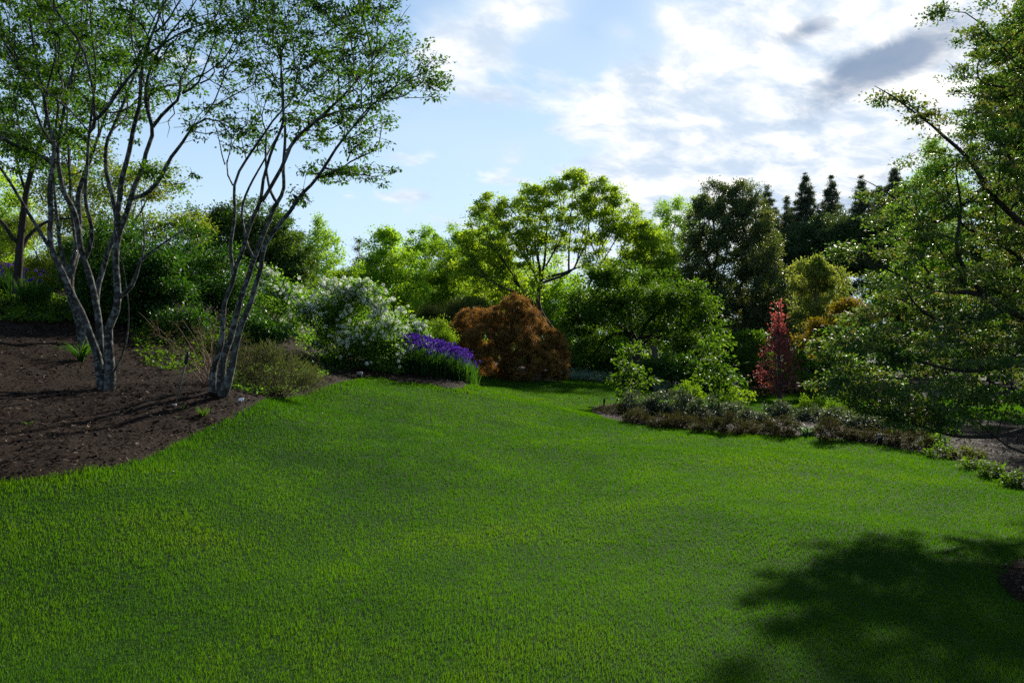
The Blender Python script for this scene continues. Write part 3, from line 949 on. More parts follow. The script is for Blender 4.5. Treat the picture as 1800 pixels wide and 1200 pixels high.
# ------------------------------------------------------------------ left background
veg('bronze_leaf_tree', 'open bronze and yellow-green tree standing behind the grey-barked stems', 'tree', 21, 210,
    [(200, 340, 130, 70), (290, 385, 80, 50), (120, 370, 90, 60), (180, 290, 80, 40), (330, 400, 40, 30)], 'leaf_bronze', 'bark_grey', n=320, cov=1.7, lp=4.6, cr=17, R=0.14, nst=3, flat=0.6, gap=-0.2)
veg('pale_green_tree', 'pale sunlit green tree at the far left edge of the garden', 'tree', 25, 0,
    [(0, 370, 60, 80), (-80, 350, 90, 110), (15, 440, 50, 60)], 'leaf_fresh', 'bark_grey', n=160, cov=2.6, lp=4.5, cr=17, R=0.14)
veg('bronze_shrub', 'feathery bronze-green shrub beside the far left iris clumps', 'shrub', 17.5, 95,
    [(95, 470, 60, 70), (150, 460, 60, 80), (50, 440, 60, 60), (100, 520, 50, 30)], 'leaf_bronze', 'bark_dark', n=200, cov=3, lp=3.2, cr=14, R=0.05, nst=4, crown='foliage', trunk='stem', wr=.4, rise=.4)
veg('rhododendron', 'dark glossy rounded evergreen shrub directly behind the leafless tan shrub', 'shrub', 14.5, 280,
    [(285, 510, 68, 62), (240, 520, 50, 50), (300, 480, 45, 40), (200, 470, 60, 80), (160, 480, 50, 70)], 'leaf_dark', 'bark_dark', n=240, cov=5.5, lp=6.5, cr=20, R=0.06, nst=5, crown='foliage', trunk='stem', wr=.45, shell=.22, up=.8)
veg('rhododendron', 'dark glossy evergreen shrub rising behind the leaning tree stems', 'shrub', 16, 360,
    [(360, 480, 60, 62), (330, 445, 50, 45), (395, 500, 45, 60), (260, 440, 60, 50)], 'leaf_dark', 'bark_dark', n=240, cov=5.5, lp=6.0, cr=19, R=0.06, nst=5, crown='foliage', trunk='stem', wr=.45, shell=.22, up=.8, tbias=.12)
veg('dense_dark_tree', 'dense dark green dome-shaped tree with pale new tips behind the left bank', 'tree', 25, 450,
    [(440, 400, 70, 48), (400, 420, 60, 50), (480, 440, 62, 60), (520, 470, 36, 50), (450, 480, 90, 50), (370, 390, 40, 25)], 'leaf_chestnut', 'bark_dark', n=330, cov=5.5, lp=4.4, cr=12, R=0.2, shell=.2, flat=.8, out=.8, gap=None)
veg('pear_tree', 'light green airy upright tree just right of the dense dark dome tree', 'tree', 36, 562,
    [('cone', 560, 372, 500, 48), (575, 455, 40, 50), (545, 460, 30, 40)], 'leaf_fresh', 'bark_grey', n=170, cov=2.2, lp=3.8, cr=9, R=0.15, gap=-.2, gapw=40, tbias=-.15)
veg('maple_tree', 'full bright green tree with twin rounded peaks above the white blossom shrubs', 'tree', 33, 690,
    [(680, 450, 40, 45), (655, 485, 45, 45), (715, 480, 38, 48), (690, 515, 62, 42), (680, 420, 22, 18), (640, 500, 30, 40)], 'leaf_fresh', 'bark_grey', n=260, cov=3.8, lp=4.2, cr=10, R=0.18, gap=-.2, gapw=40, tbias=-.1)
veg('yellow_green_shrub', 'yellow-green leafy shrub showing above the white blossom shrubs', 'shrub', 26, 570,
    [(570, 495, 55, 22), (520, 505, 40, 25), (620, 490, 30, 20)], 'leaf_yellow', 'bark_dark', n=100, cov=4, lp=4, cr=12, R=0.06, nst=4, crown='foliage', trunk='stem', flat=.5, tbias=-.2)
veg('birch_tree', 'yellow-green feathery tree just left of the big open locust tree', 'tree', 41, 790,
    [(785, 470, 42, 48), (820, 500, 42, 45), (765, 505, 32, 38), (790, 525, 70, 25)], 'leaf_yellow', 'bark_grey', n=200, cov=3.2, lp=3.8, cr=10, R=0.16, gap=-.25, gapw=40, tbias=-.3)
veg('pine_tree', 'small dark pine poking above the treetops between two pale green trees', 'tree', 78, 631,
    [('cone', 631, 416, 520, 22)], 'leaf_pine', 'bark_dark', n=70, cov=2.4, lp=3.2, cr=5, R=0.2, wr=.35)
for px, py, rx, ry, dd, tb in [(745, 435, 34, 34, 66, 0.0), (800, 430, 42, 32, 62, .05), (850, 420, 40, 40, 68, 0)]:
    veg('distant_tree', {745: 'hazy green treetop beyond the twin-peaked bright green tree', 800: 'hazy green treetop rising left of the big open locust tree', 850: 'hazy green treetop seen through the left edge of the locust crown'}[px], 'tree', dd, px,
        [(px, py, rx, ry), (px - 15, py + 40, rx * 1.1, ry * 1.2), (px + 15, py + 60, rx * 1.3, ry * 1.3)], 'leaf_fresh', 'bark_grey', n=130, cov=3.4, lp=3.4, cr=8, R=0.2, tbias=-.3, group='distant trees beyond the garden')

# ------------------------------------------------------------------ centre
L_STEMS = stems_px([
    [(985, 610, 36), (975, 585, 36), (955, 560, 36), (945, 530, 36), (950, 490, 36), (945, 450, 36), (930, 410, 36), (905, 375, 36)],
    [(955, 560, 36), (925, 520, 35.5), (900, 480, 35), (880, 450, 35), (862, 410, 35)],
    [(1000, 480, 36), (1000, 440, 36), (1003, 400, 36), (1005, 350, 36)], [(1010, 470, 36), (1030, 430, 36), (1055, 400, 36), (1075, 370, 36)],
    [(945, 500, 36), (1000, 480, 36), (1015, 460, 36.5), (1022, 420, 36.6), (1040, 370, 36.8)], [(990, 600, 36), (1060, 520, 37), (1095, 465, 37.5), (1120, 430, 38)],
    [(920, 520, 35.5), (870, 500, 35), (835, 470, 35), (820, 430, 35)],
])
veg('locust_tree', 'large open spreading tree with dark forking limbs and sky gaps in the middle', 'tree', 36, 990,
    [(1010, 335, 42, 34), (965, 350, 38, 34), (920, 375, 45, 40), (865, 370, 34, 30), (1055, 350, 40, 36), (1090, 385, 42, 42), (1120, 425, 42, 36), (850, 420, 42, 50), (900, 440, 45, 45), (1155, 440, 32, 38), (950, 415, 50, 40),
     (845, 480, 45, 45), (905, 500, 55, 45), (1010, 310, 25, 12), (935, 335, 25, 12), (1080, 460, 60, 30), (1020, 400, 55, 45), (825, 455, 28, 40), (1170, 470, 26, 30), (1130, 405, 30, 22)],
    'leaf_locust', 'bark_dark', n=900, cov=3.6, lp=4.2, cr=9, flat=.5, R=0.17, r0=0.009, stems=L_STEMS, gap=-.3, gapw=55, bf=.6, up=.9, shell=.3, step=.4, ang=.9, srad=[.17, .08, .06, .06, .07, .05, .05])
veg('yellow_crown_tree', 'yellow-green tree glowing at the right shoulder of the open locust crown', 'tree', 41, 1150,
    [(1150, 440, 40, 40), (1120, 400, 25, 25), (1165, 475, 30, 25)], 'leaf_yellow', 'bark_grey', n=120, cov=2.4, lp=4, cr=9, R=0.15, tbias=-.25)
veg('tulip_tree', 'pale airy tall tree behind, between the locust and the dark twin evergreens', 'tree', 58, 1185,
    [(1170, 370, 22, 28), (1205, 370, 28, 30), (1185, 420, 40, 40), (1160, 460, 40, 40)], 'leaf_fresh', 'bark_grey', n=140, cov=2.4, lp=3.2, cr=7, R=0.2, tbias=-.2, gap=-.15, gapw=35)
veg('spreading_crabapple', 'broad low green tree with drooping boughs right of the rust-coloured mound', 'tree', 27, 1118,
    [(1100, 500, 60, 36), (1050, 520, 52, 42), (1160, 510, 58, 42), (1210, 540, 50, 45), (1240, 580, 34, 45), (1020, 565, 40, 50), (1100, 545, 100, 45), (1080, 480, 40, 18), (1180, 580, 60, 35), (1040, 600, 40, 30), (1000, 610, 25, 35)],
    'leaf_mid', 'bark_dark', n=460, cov=3.2, lp=4.6, cr=13, flat=.55, R=0.2, r0=0.006, gap=-.2, gapw=60, up=.8, shell=.26,
    stems=stems_px([[(1118, 655, 27), (1116, 620, 27), (1112, 590, 27), (1106, 550, 27), (1090, 515, 27)], [(1114, 605, 27), (1135, 592, 26.8), (1160, 590, 26.6), (1190, 592, 26.4), (1215, 570, 26)], [(1112, 590, 27), (1070, 560, 27), (1040, 540, 27)], [(1106, 550, 27), (1150, 530, 27.5), (1190, 520, 28)]]))
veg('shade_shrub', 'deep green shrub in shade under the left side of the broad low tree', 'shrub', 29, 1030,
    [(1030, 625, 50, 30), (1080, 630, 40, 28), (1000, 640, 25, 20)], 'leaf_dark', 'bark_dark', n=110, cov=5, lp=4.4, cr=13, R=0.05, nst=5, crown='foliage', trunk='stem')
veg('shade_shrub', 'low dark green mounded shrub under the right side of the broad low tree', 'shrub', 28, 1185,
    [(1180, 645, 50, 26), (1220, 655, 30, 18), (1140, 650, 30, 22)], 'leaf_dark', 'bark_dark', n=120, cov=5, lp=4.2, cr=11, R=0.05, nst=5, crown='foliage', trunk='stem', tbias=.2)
veg('olive_mound', 'olive green clipped-looking mound shrub behind the rust-coloured maple', 'shrub', 28, 795,
    [(795, 555, 55, 26), (770, 575, 40, 25), (830, 545, 35, 20), (750, 565, 20, 25)], 'leaf_olive', 'bark_dark', n=150, cov=6, lp=3.2, cr=10, R=0.05, nst=5, crown='foliage', trunk='stem', wr=.4, shell=.15, gap=None)
veg('yellow_green_shrub', 'small yellow-green mound between the white blossom and the rust-coloured maple', 'shrub', 21, 765,
    [(764, 586, 28, 22), (780, 596, 18, 18), (745, 596, 18, 20)], 'leaf_yellow', 'bark_dark', n=90, cov=5, lp=3.4, cr=9, R=0.03, nst=4, crown='foliage', trunk='stem', wr=.35, rise=.5, tbias=-.2)

W_LOBES = [(906, 540, 24, 22, 0, .4), (892, 562, 40, 26, -.1, .6), (928, 568, 28, 26, -.3, .5), (842, 562, 40, 20, .5, .6), (815, 588, 30, 24, .5, .5), (858, 598, 42, 26, -.6, .5), (908, 602, 36, 26, -.9, .5), (955, 596, 30, 24, 0, .5), (976, 620, 23, 28, .2, .4),
           (954, 634, 26, 28, -.6, .5), (822, 624, 40, 32, .2, .6), (868, 636, 40, 28, -.9, .5), (914, 642, 34, 24, -1.0, .5), (983, 648, 15, 20, 0, .35), (838, 650, 40, 16, .2, .5)]
veg('weeping_maple', 'rust-brown cut-leaf weeping maple forming a wide mound at the end of the lawn', 'tree', 23, 895, W_LOBES, 'leaf_rust', 'bark_dark',
    n=1700, cov=7.5, lp=2.9, wr=.28, cr=4, flat=.9, R=0.09, r0=0.004, nst=4, shell=.06, gap=None, out=.7, up=.5, rnd=.5, droop=.75, tj=.3)

# white blossom shrubs
def blossoms(per, size, part='blossom', matn='petal_white', low=0.35):
    def fn(root, base, att, ctr, rng, leafpos):
        h = leafpos[:, 2]
        front = unit(leafpos - ctr)
        score = front[:, 2] * 0.55 - front[:, 1] * 0.9 + front[:, 0] * .35 + (h - h.min()) / (np.ptp(h) + 1e-6) * 0.5
        far = np.linalg.norm((leafpos - ctr) / leafpos.std(0), axis=1)
        idx = np.argsort(-(score + 0.6 * far + 0.9 * rng.random(len(h))))[:per * 9]
        c = leafpos[rng.choice(idx, per, replace=False)] + front[0] * 0
        q = 26
        dirs = unit(rng.normal(size=(per, q, 3)))
        sz = size * rng.uniform(0.65, 1.2, per)
        pos = (c[:, None, :] + dirs * (sz * 0.75)[:, None, None]).reshape(-1, 3)
        nr = dirs.reshape(-1, 3)
        ax = unit(np.cross(nr, rng.normal(size=nr.shape)) + nr * 0.35)
        L = np.repeat(sz, q) * 0.8 * rng.uniform(.7, 1.2, per * q)
        pos = pos - ax * L[:, None] * 0.5
        v, l, s = leaf_geo(pos, ax, nr, L, L * 0.8, 0.1)
        ob = mesh_obj(part, v, l, s, MATS[matn], root, np.repeat(rng.random(per), q) * .6 + rng.random(per * q) * .4, origin=base)
        ob['kind'] = 'stuff'
    return fn


V = dict(mat='leaf_viburnum', bark='bark_grey', R=0.05, nst=8, crown='foliage', trunk='stem', shell=.28, flat=.6, up=.7)
veg('viburnum_shrub', 'white-flowered shrub of the main mass, leaning over the low brush', 'shrub', 16.6, 600,
    [(590, 530, 60, 42), (640, 540, 42, 45), (600, 590, 70, 50), (560, 560, 50, 50), (655, 590, 40, 55), (620, 640, 60, 28), (690, 600, 20, 40), (665, 645, 40, 24)], n=260, cov=3.4, lp=5.2, cr=15, extra=blossoms(620, 0.050), **V)
veg('viburnum_shrub', 'smaller white-flowered shrub tucked between the big white shrub and the violet irises', 'shrub', 17.8, 705,
    [(705, 570, 38, 34), (715, 600, 34, 34), (690, 605, 40, 36), (700, 640, 40, 24)], n=130, cov=3.8, lp=5, cr=14, extra=blossoms(260, 0.049), **V)
veg('viburnum_shrub', 'sparser white-flowered shrub just behind the leaning grey tree stems', 'shrub', 18.5, 480,
    [(475, 500, 36, 24), (500, 540, 50, 40), (470, 570, 40, 40), (530, 520, 35, 25), (520, 590, 50, 40)], n=150, cov=3.0, lp=5, cr=15, extra=blossoms(130, 0.052), **V)

# ------------------------------------------------------------------ right background
veg('dark_evergreen', 'left and taller half of the pair of big dark grey-green evergreens', 'tree', 42, 1266,
    [(1252, 352, 34, 32), (1246, 400, 44, 50), (1240, 460, 46, 60), (1232, 520, 54, 60), (1250, 590, 52, 45), (1218, 560, 36, 60)], 'leaf_holly', 'bark_dark', n=700, cov=5.5, lp=3.6, cr=9, R=0.3, r0=.01, shell=.25, gap=-.7, gapw=45, group='big dark evergreens')
veg('dark_evergreen', 'right half of the pair of big dark grey-green evergreens, trunk showing behind the red tree', 'tree', 42, 1298,
    [(1305, 350, 32, 30), (1315, 390, 42, 45), (1330, 450, 45, 55), (1335, 510, 62, 55), (1355, 560, 54, 48), (1320, 600, 56, 40)], 'leaf_holly', 'bark_dark', n=760, cov=5.5, lp=3.6, cr=9, R=0.3, r0=.01, shell=.25, gap=-.7, gapw=45, group='big dark evergreens', tbias=.1)
PINES = [(1349, 324, 22, 56, 'tall dark pine nearest the big dark evergreens, its top against white cloud'), (1383, 342, 20, 60, 'short dark pine in the dip of the pine row'), (1415, 303, 27, 58, 'tallest pine of the back row, with a pointed top'),
         (1461, 310, 26, 60, 'broad pine just right of the tallest one in the back row'), (1514, 306, 22, 57, 'slim pine standing alone against bright cloud right of the broad one'), (1572, 292, 32, 62, 'bushy pine beside the feathery pale larch'), (1545, 325, 22, 66, 'pine half hidden left of the bushy one by the larch')]
for px, yt, rb, dd, lab in PINES:
    veg('pine_tree', lab, 'tree', dd, px, [('cone', px, yt, 480, rb * 2.6), ('cone', px, yt, yt + 100, rb * 1.5), ('cone', px, yt + 40, 480, rb * 3.4)], 'leaf_pine', 'bark_dark', n=620, cov=2.6, lp=2.8, wr=.35, cr=3.6, flat=.5, R=0.25, r0=.012, shell=.42, gap=None, droop=.3, group='dark pines along the back')
veg('dark_yew', 'wide black-green evergreen mass under the row of pines', 'tree', 54, 1480,
    [(1440, 412, 50, 40), (1500, 405, 50, 40), (1385, 425, 40, 45), (1440, 440, 60, 45), (1500, 430, 60, 45), (1550, 420, 55, 50), (1480, 480, 90, 45), (1400, 470, 40, 50)], 'leaf_holly', 'bark_dark', n=420, cov=5, lp=3.6, cr=10, R=0.25, tbias=-.3)
veg('cream_tip_tree', 'small pale tree with cream-yellow tips in front of the dark pines', 'tree', 38, 1437,
    [('cone', 1437, 440, 540, 50), (1437, 520, 48, 50), (1437, 560, 50, 36), (1410, 490, 24, 30), (1465, 490, 24, 30), (1437, 560, 36, 40)], 'leaf_cream', 'bark_grey', n=230, cov=3.6, lp=3.8, cr=8, R=0.12, rise=.6, tbias=-.1)
veg('golden_maple', 'orange-gold rounded maple beyond the red tree', 'tree', 30, 1470,
    [(1475, 560, 55, 36), (1440, 590, 36, 26), (1505, 555, 38, 32), (1470, 605, 50, 26)], 'leaf_golden', 'bark_dark', n=240, cov=4, lp=3.8, cr=10, flat=.5, R=0.1, nst=3, shell=.2)
veg('dogwood_tree', 'tiered green tree in shade just left of the red tree', 'tree', 35, 1318,
    [(1315, 600, 32, 22), (1330, 640, 36, 30), (1300, 650, 32, 30), (1320, 680, 40, 18)], 'leaf_mid', 'bark_dark', n=140, cov=4, lp=4.6, cr=12, flat=.3, R=0.09, nst=3, up=1.1)
veg('dogwood_tree', 'tiered bright green tree just right of the red tree', 'tree', 32.5, 1428,
    [(1430, 625, 32, 28), (1455, 650, 32, 32), (1420, 660, 30, 30), (1480, 640, 30, 30), (1440, 685, 40, 14)], 'leaf_viburnum', 'bark_dark', n=150, cov=4, lp=4.6, cr=12, flat=.3, R=0.09, nst=3, up=1.1)
veg('green_maple', 'bright green tree between the golden maple and the glossy crabapple', 'tree', 27, 1560,
    [(1560, 560, 50, 45), (1610, 540, 50, 50), (1580, 620, 60, 40), (1650, 580, 60, 60)], 'leaf_viburnum', 'bark_dark', n=210, cov=4, lp=4.6, cr=13, flat=.5, R=0.12, nst=2)
veg('larch_tree', 'tall feathery fresh green larch rising behind the crabapple boughs', 'tree', 31, 1640,
    [('cone', 1640, 232, 520, 85), (1610, 380, 45, 60), (1650, 320, 40, 50), (1640, 440, 70, 60)], 'leaf_fresh', 'bark_grey', n=300, cov=2.6, lp=4, wr=.4, cr=12, flat=.6, R=0.18, gap=-.2, gapw=50, droop=.4, tbias=-.35)
veg('tall_oak', 'tall dark leafy tree at the right edge behind the crabapple', 'tree', 24, 1830,
    [(1790, 120, 70, 90), (1760, 250, 60, 70), (1850, 60, 90, 120), (1800, 350, 100, 90), (1850, 220, 100, 120), (1830, 480, 120, 120), (1740, 420, 60, 80)], 'leaf_mid', 'bark_dark', n=500, cov=4.6, lp=5, cr=15, R=0.25, gap=-.2, gapw=70, tbias=-.1)
for px, py, w, dd, lab in [(1270, 682, 50, 37, 'dark low hedge shrub behind the red tree, left of its trunk'), (1400, 683, 45, 38.5, 'dark low hedge shrub behind the red tree, right of its trunk'), (1520, 690, 60, 37, 'dark low hedge shrub behind the yellow-green sprays on the right')]:
    veg('hedge_shrub', lab, 'shrub', dd, px, [(px, py - 8, w, 16), (px + 20, py - 6, w * .7, 14), (px - 25, py - 4, w * .6, 12)], 'leaf_dark', 'bark_dark', n=100, cov=5, lp=3.6, cr=9, R=0.04, nst=4, crown='foliage', trunk='stem')

veg('red_tree', 'small narrow tree with crimson leaves standing on the far lawn', 'tree', 32, 1371,
    [('cone', 1369, 530, 694, 50), ('cone', 1369, 533, 640, 28), (1350, 660, 26, 14), (1392, 640, 22, 12), (1385, 672, 26, 12)], 'leaf_red', 'bark_grey', n=330, cov=1.1, lp=4.6, wr=.6, cr=7, flat=.5, R=0.10, r0=.005, shell=.5, gap=-.35, gapw=22, rise=.35, rnd=.5,
    stems=stems_px([[(1371, 712, 32), (1371, 690, 32), (1370, 650, 32), (1369, 600, 32), (1369, 560, 32), (1369, 535, 32)]]), bf=.15, ang=.3, srad=[.11])

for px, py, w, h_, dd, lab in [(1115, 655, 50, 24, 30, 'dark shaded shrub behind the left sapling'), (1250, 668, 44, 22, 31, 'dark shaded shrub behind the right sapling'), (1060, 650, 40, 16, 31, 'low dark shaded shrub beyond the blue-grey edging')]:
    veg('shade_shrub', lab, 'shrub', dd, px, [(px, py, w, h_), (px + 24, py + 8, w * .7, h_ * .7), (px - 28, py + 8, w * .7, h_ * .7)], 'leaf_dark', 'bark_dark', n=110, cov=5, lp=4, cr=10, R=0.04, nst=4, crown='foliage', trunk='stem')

# woods closing the view behind everything
rngb = np.random.default_rng(77)
WOODS = [(-120, 330, 150, 52, 'leaf_mid'), (40, 420, 120, 48, 'leaf_mid'), (160, 430, 110, 50, 'leaf_bronze'), (330, 440, 100, 50, 'leaf_mid'), (470, 480, 80, 52, 'leaf_fresh'), (610, 480, 60, 60, 'leaf_yellow'), (720, 470, 70, 58, 'leaf_fresh'),
         (860, 450, 80, 56, 'leaf_fresh'), (960, 455, 80, 55, 'leaf_fresh'), (1060, 465, 80, 60, 'leaf_fresh'), (1150, 470, 70, 62, 'leaf_fresh'), (1380, 440, 80, 66, 'leaf_pine'), (1270, 500, 80, 62, 'leaf_mid'), (1450, 520, 80, 60, 'leaf_mid'), (650, 500, 60, 54, 'leaf_fresh'), (1620, 400, 80, 58, 'leaf_holly'), (1740, 420, 110, 48, 'leaf_mid'), (1900, 350, 150, 45, 'leaf_mid')]
WL = ['woodland tree outside the left edge of the bank', 'green woodland tree behind the dark-trunked tree at far left', 'bronze woodland tree behind the grey-barked stems', 'green woodland tree behind the dark rounded evergreens',
      'fresh green woodland tree behind the dense dark dome tree', 'yellow-green woodland tree under the small pine top', 'green woodland tree behind the twin-peaked bright green tree', 'fresh green woodland tree behind the rust-coloured maple',
      'bright green woodland tree seen below the open locust crown', 'green woodland tree behind the broad low tree', 'pale green woodland tree left of the big dark evergreens', 'dark woodland tree behind the cream-tipped tree',
      'green woodland tree seen through gaps in the big dark evergreens', 'green woodland tree behind the orange-gold maple', 'fresh green woodland tree low behind the twin-peaked bright green tree', 'dark woodland tree behind the larch', 'green woodland tree behind the crabapple boughs', 'woodland tree outside the right edge of the garden']
for (px, yt, w, dd, mt), lab in zip(WOODS, WL):
    hb = 650 - yt
    veg('woodland_tree', lab, 'tree', dd, px, [(px, yt + hb * .25, w * .7, hb * .28), (px - w * .4, yt + hb * .5, w * .6, hb * .3), (px + w * .4, yt + hb * .5, w * .6, hb * .3), (px, yt + hb * .75, w * .95, hb * .3)], mt, 'bark_dark',
        n=200, cov=3.6, lp=4.4, cr=13, R=0.22, r0=.012, gap=-.25, gapw=60, tbias=-.15, group='woodland closing the view')

# ------------------------------------------------------------------ the glossy crabapple on the right
C_STEMS = stems_px([
    [(2010, 960, 8.17), (2005, 860, 8.17), (1990, 760, 8.17), (1975, 680, 8.17), (1965, 600, 8.17), (1955, 480, 8.17), (1960, 340, 8.26), (1950, 180, 8.34), (1940, 40, 8.43)],
    [(1968, 620, 8.17), (1900, 590, 8.00), (1840, 570, 7.91), (1800, 556, 7.83), (1771, 546, 7.74), (1730, 519, 7.70), (1692, 475, 7.65), (1680, 423, 7.65), (1689, 367, 7.65), (1680, 300, 7.65)],
    [(1771, 546, 7.74), (1740, 556, 7.65), (1706, 566, 7.57), (1648, 563, 7.48), (1605, 537, 7.40), (1560, 520, 7.31)],
    [(1720, 512, 7.70), (1670, 515, 7.83), (1619, 505, 7.91), (1563, 475, 8.00), (1528, 455, 8.08), (1495, 420, 8.17)],
    [(1958, 500, 8.17), (1900, 450, 8.00), (1840, 420, 7.91), (1790, 393, 7.83), (1733, 330, 7.74), (1707, 283, 7.74), (1660, 243, 7.65), (1630, 213, 7.65), (1573, 170, 7.57), (1537, 151, 7.57)],
    [(1733, 330, 7.74), (1690, 360, 8.00), (1647, 397, 8.17), (1580, 353, 8.26), (1507, 310, 8.34)],
    [(1958, 340, 8.26), (1900, 250, 8.26), (1850, 180, 8.17), (1800, 120, 8.08), (1740, 60, 8.00), (1700, 20, 8.00), (1660, 15, 8.00)],
    [(1975, 690, 8.17), (1900, 680, 7.74), (1850, 660, 7.57), (1790, 640, 7.48), (1700, 655, 7.40), (1642, 645, 7.31), (1575, 624, 7.31), (1522, 610, 7.31), (1470, 600, 7.40)],
    [(1990, 770, 8.17), (1900, 740, 7.74), (1800, 755, 7.48), (1750, 766, 7.31), (1687, 767, 7.22), (1637, 755, 7.14), (1575, 735, 7.14), (1510, 712, 7.22), (1460, 690, 7.31)],
    [(1998, 800, 8.17), (1900, 820, 7.57), (1800, 796, 7.31), (1770, 785, 7.22), (1750, 770, 7.22), (1720, 745, 7.14)],
    [(1965, 600, 8.17), (1880, 700, 7.91), (1800, 706, 7.74), (1776, 685, 7.65), (1773, 653, 7.65), (1782, 624, 7.65), (1800, 590, 7.74)],
    [(1955, 480, 8.17), (1990, 380, 8.51), (2040, 260, 8.86), (2080, 120, 9.12)], [(1975, 680, 8.17), (2060, 600, 8.51), (2150, 520, 8.77), (2220, 400, 8.94)],
    [(1965, 600, 8.17), (1930, 560, 8.77), (1880, 480, 9.29), (1830, 380, 9.72), (1780, 300, 9.98)],
])
veg('crabapple_tree', 'glossy-leaved tree at the right edge with long arching boughs sweeping low over the lawn', 'tree', 8.0, 2010,
    [(1790, 70, 105, 85, 0, .9), (1755, 190, 85, 65, 0, .8), (1700, 290, 105, 70, -.2, .8), (1650, 400, 120, 60, -.1, .8), (1640, 500, 125, 55, -.2, .8), (1590, 560, 95, 40, -.4, .7), (1610, 640, 150, 52, -.6, .8), (1560, 680, 100, 40, -.7, .7), (1680, 715, 120, 40, -.7, .7),
     (1790, 380, 110, 90, 0, 1), (1790, 520, 110, 80, 0, 1), (1800, 640, 100, 75, -.3, 1), (1900, 200, 130, 160, 0, 1.3), (1930, 430, 150, 140, 0, 1.4), (1940, 640, 140, 100, 0, 1.3), (2080, 330, 150, 220, .5, 1.5), (1960, 10, 130, 90, 0, 1.0),
     (1570, 172, 32, 10, -.3, .15), (1620, 205, 30, 18, -.3, .25), (1545, 345, 40, 14, .3, .25), (1500, 440, 40, 20, 0, .3), (1475, 600, 50, 26, -.7, .4), (1485, 665, 55, 28, -.8, .4), (1530, 610, 70, 40, -.6, .5), (1540, 710, 60, 25, -.8, .4), (1600, 725, 80, 28, -.8, .5), (1720, 560, 90, 60, -.2, .7), (1665, 15, 24, 14, 0, .2), (2150, 500, 130, 140, .8, 1.3)],
    'leaf_crab', 'bark_dark', n=2300, cov=2.6, lp=6.3, wr=.55, cr=17, flat=.32, leafsel=-.6, R=0.20, r0=.003, stems=C_STEMS, bf=.2, ang=.6, gap=-.45, gapw=120, shell=.33, up=.9, rnd=.55, out=.35, droop=.15, step=.13, seed=43, srad=[.17, .065, .035, .03, .055, .028, .035, .045, .045, .05, .03, .05, .05, .05])

# ------------------------------------------------------------------ irises
def iris_clump(label, pts, h, nb, nf, rad, group='iris clumps', blade_w=0.016, seed=0):
    rng = np.random.default_rng(300 + seed)
    pts = np.asarray(pts, float)
    c = pts.mean(0)
    base = np.array([c[0], c[1], zg1(*c)])
    root = thing('iris_clump', base, label, 'flower', group)
    q = pts[rng.integers(0, len(pts), nb)] + rng.normal(size=(nb, 2)) * rad
    b = np.c_[q, zg(q[:, 0], q[:, 1])]
    o = q - c
    hh = h * rng.uniform(0.6, 0.95, nb)
    v, l, s, sg = blade_geo(b, hh, blade_w * rng.uniform(.6, 1.2, nb), np.arctan2(o[:, 1], o[:, 0]) + rng.normal(size=nb) * .8, np.clip(rng.normal(size=nb) * .12 + .16, 0, .6), rng.random(nb) * 3.14, 3)
    mesh_obj('foliage', v, l, s, MATS['leaf_iris'], root, np.repeat(rng.random(nb), sg), origin=base)
    q = pts[rng.integers(0, len(pts), nf)] + rng.normal(size=(nf, 2)) * rad * .9
    z = zg(q[:, 0], q[:, 1])
    fh = h * (1.14 - 0.5 * rng.random(nf) ** 1.3)
    b = np.c_[q, z]
    v, l, s, sg = blade_geo(b, fh, np.full(nf, .009), rng.random(nf) * 6.3, np.full(nf, .03), rng.random(nf) * 3.14, 2)
    mesh_obj('stem', v, l, s, MATS['leaf_iris'], root, np.repeat(np.full(nf, .5), sg), origin=base)
    top = b + np.c_[np.zeros((nf, 2)), fh * .985]
    k = 7
    a = rng.random(nf)[:, None] * 6.3 + np.arange(k)[None] * (2 * math.pi / 3)
    el = np.where(np.arange(k) < 3, -.35, 1.1)[None] + rng.normal(size=(nf, k)) * .25
    ax = np.stack([np.cos(a) * np.cos(el), np.sin(a) * np.cos(el), np.sin(el)], -1).reshape(-1, 3)
    pos = np.repeat(top, k, 0)
    nr = np.tile([0, 0, 1.0], (nf * k, 1)) + rng.normal(size=(nf * k, 3)) * .4
    L = rng.uniform(.032, .055, nf * k)
    v, l, s = leaf_geo(pos, ax, nr, L, L * .75, .1)
    ob = mesh_obj('blossom', v, l, s, MATS['petal_violet'], root, np.repeat(rng.random(nf), k) * .6 + rng.random(nf * k) * .4, origin=base)
    ob['kind'] = 'stuff'


row = [(694, 672, 16.9), (718, 672, 16.7), (742, 673, 16.6), (766, 674, 16.5), (789, 675, 16.5), (810, 676, 16.4)]
labs = ['violet iris clump at the end of the row, against the white blossom shrubs', 'violet iris clump second from the white blossom shrubs', 'violet iris clump third from the white blossom shrubs',
        'violet iris clump third from the open-lawn end of the row', 'violet iris clump second from the open-lawn end of the row', 'violet iris clump at the open-lawn end of the row']
for i, (r, lab) in enumerate(zip(row, labs)):
    p = P(*r)
    pts = [(p[0] + dx, p[1] + dy) for dx in (-.1, .1) for dy in (.05, .35, .65, .95)]
    iris_clump(lab, pts, [.78, .80, .78, .74, .72, .64][i], 560, 135, .1, seed=i)
for i, (px, dd, h, lab) in enumerate([(4, 15.3, .62, 'sparse violet iris clump left of the dark trunk'), (58, 14.6, .66, 'taller violet iris clump right of the dark trunk')]):
    x = (px - 900) / F * dd
    iris_clump(lab, [(x + a, dd + b) for a in (-.08, .08) for b in (-.1, .1)], h, 420, 12, .1, seed=20 + i, group='iris clumps by the dark trunk')


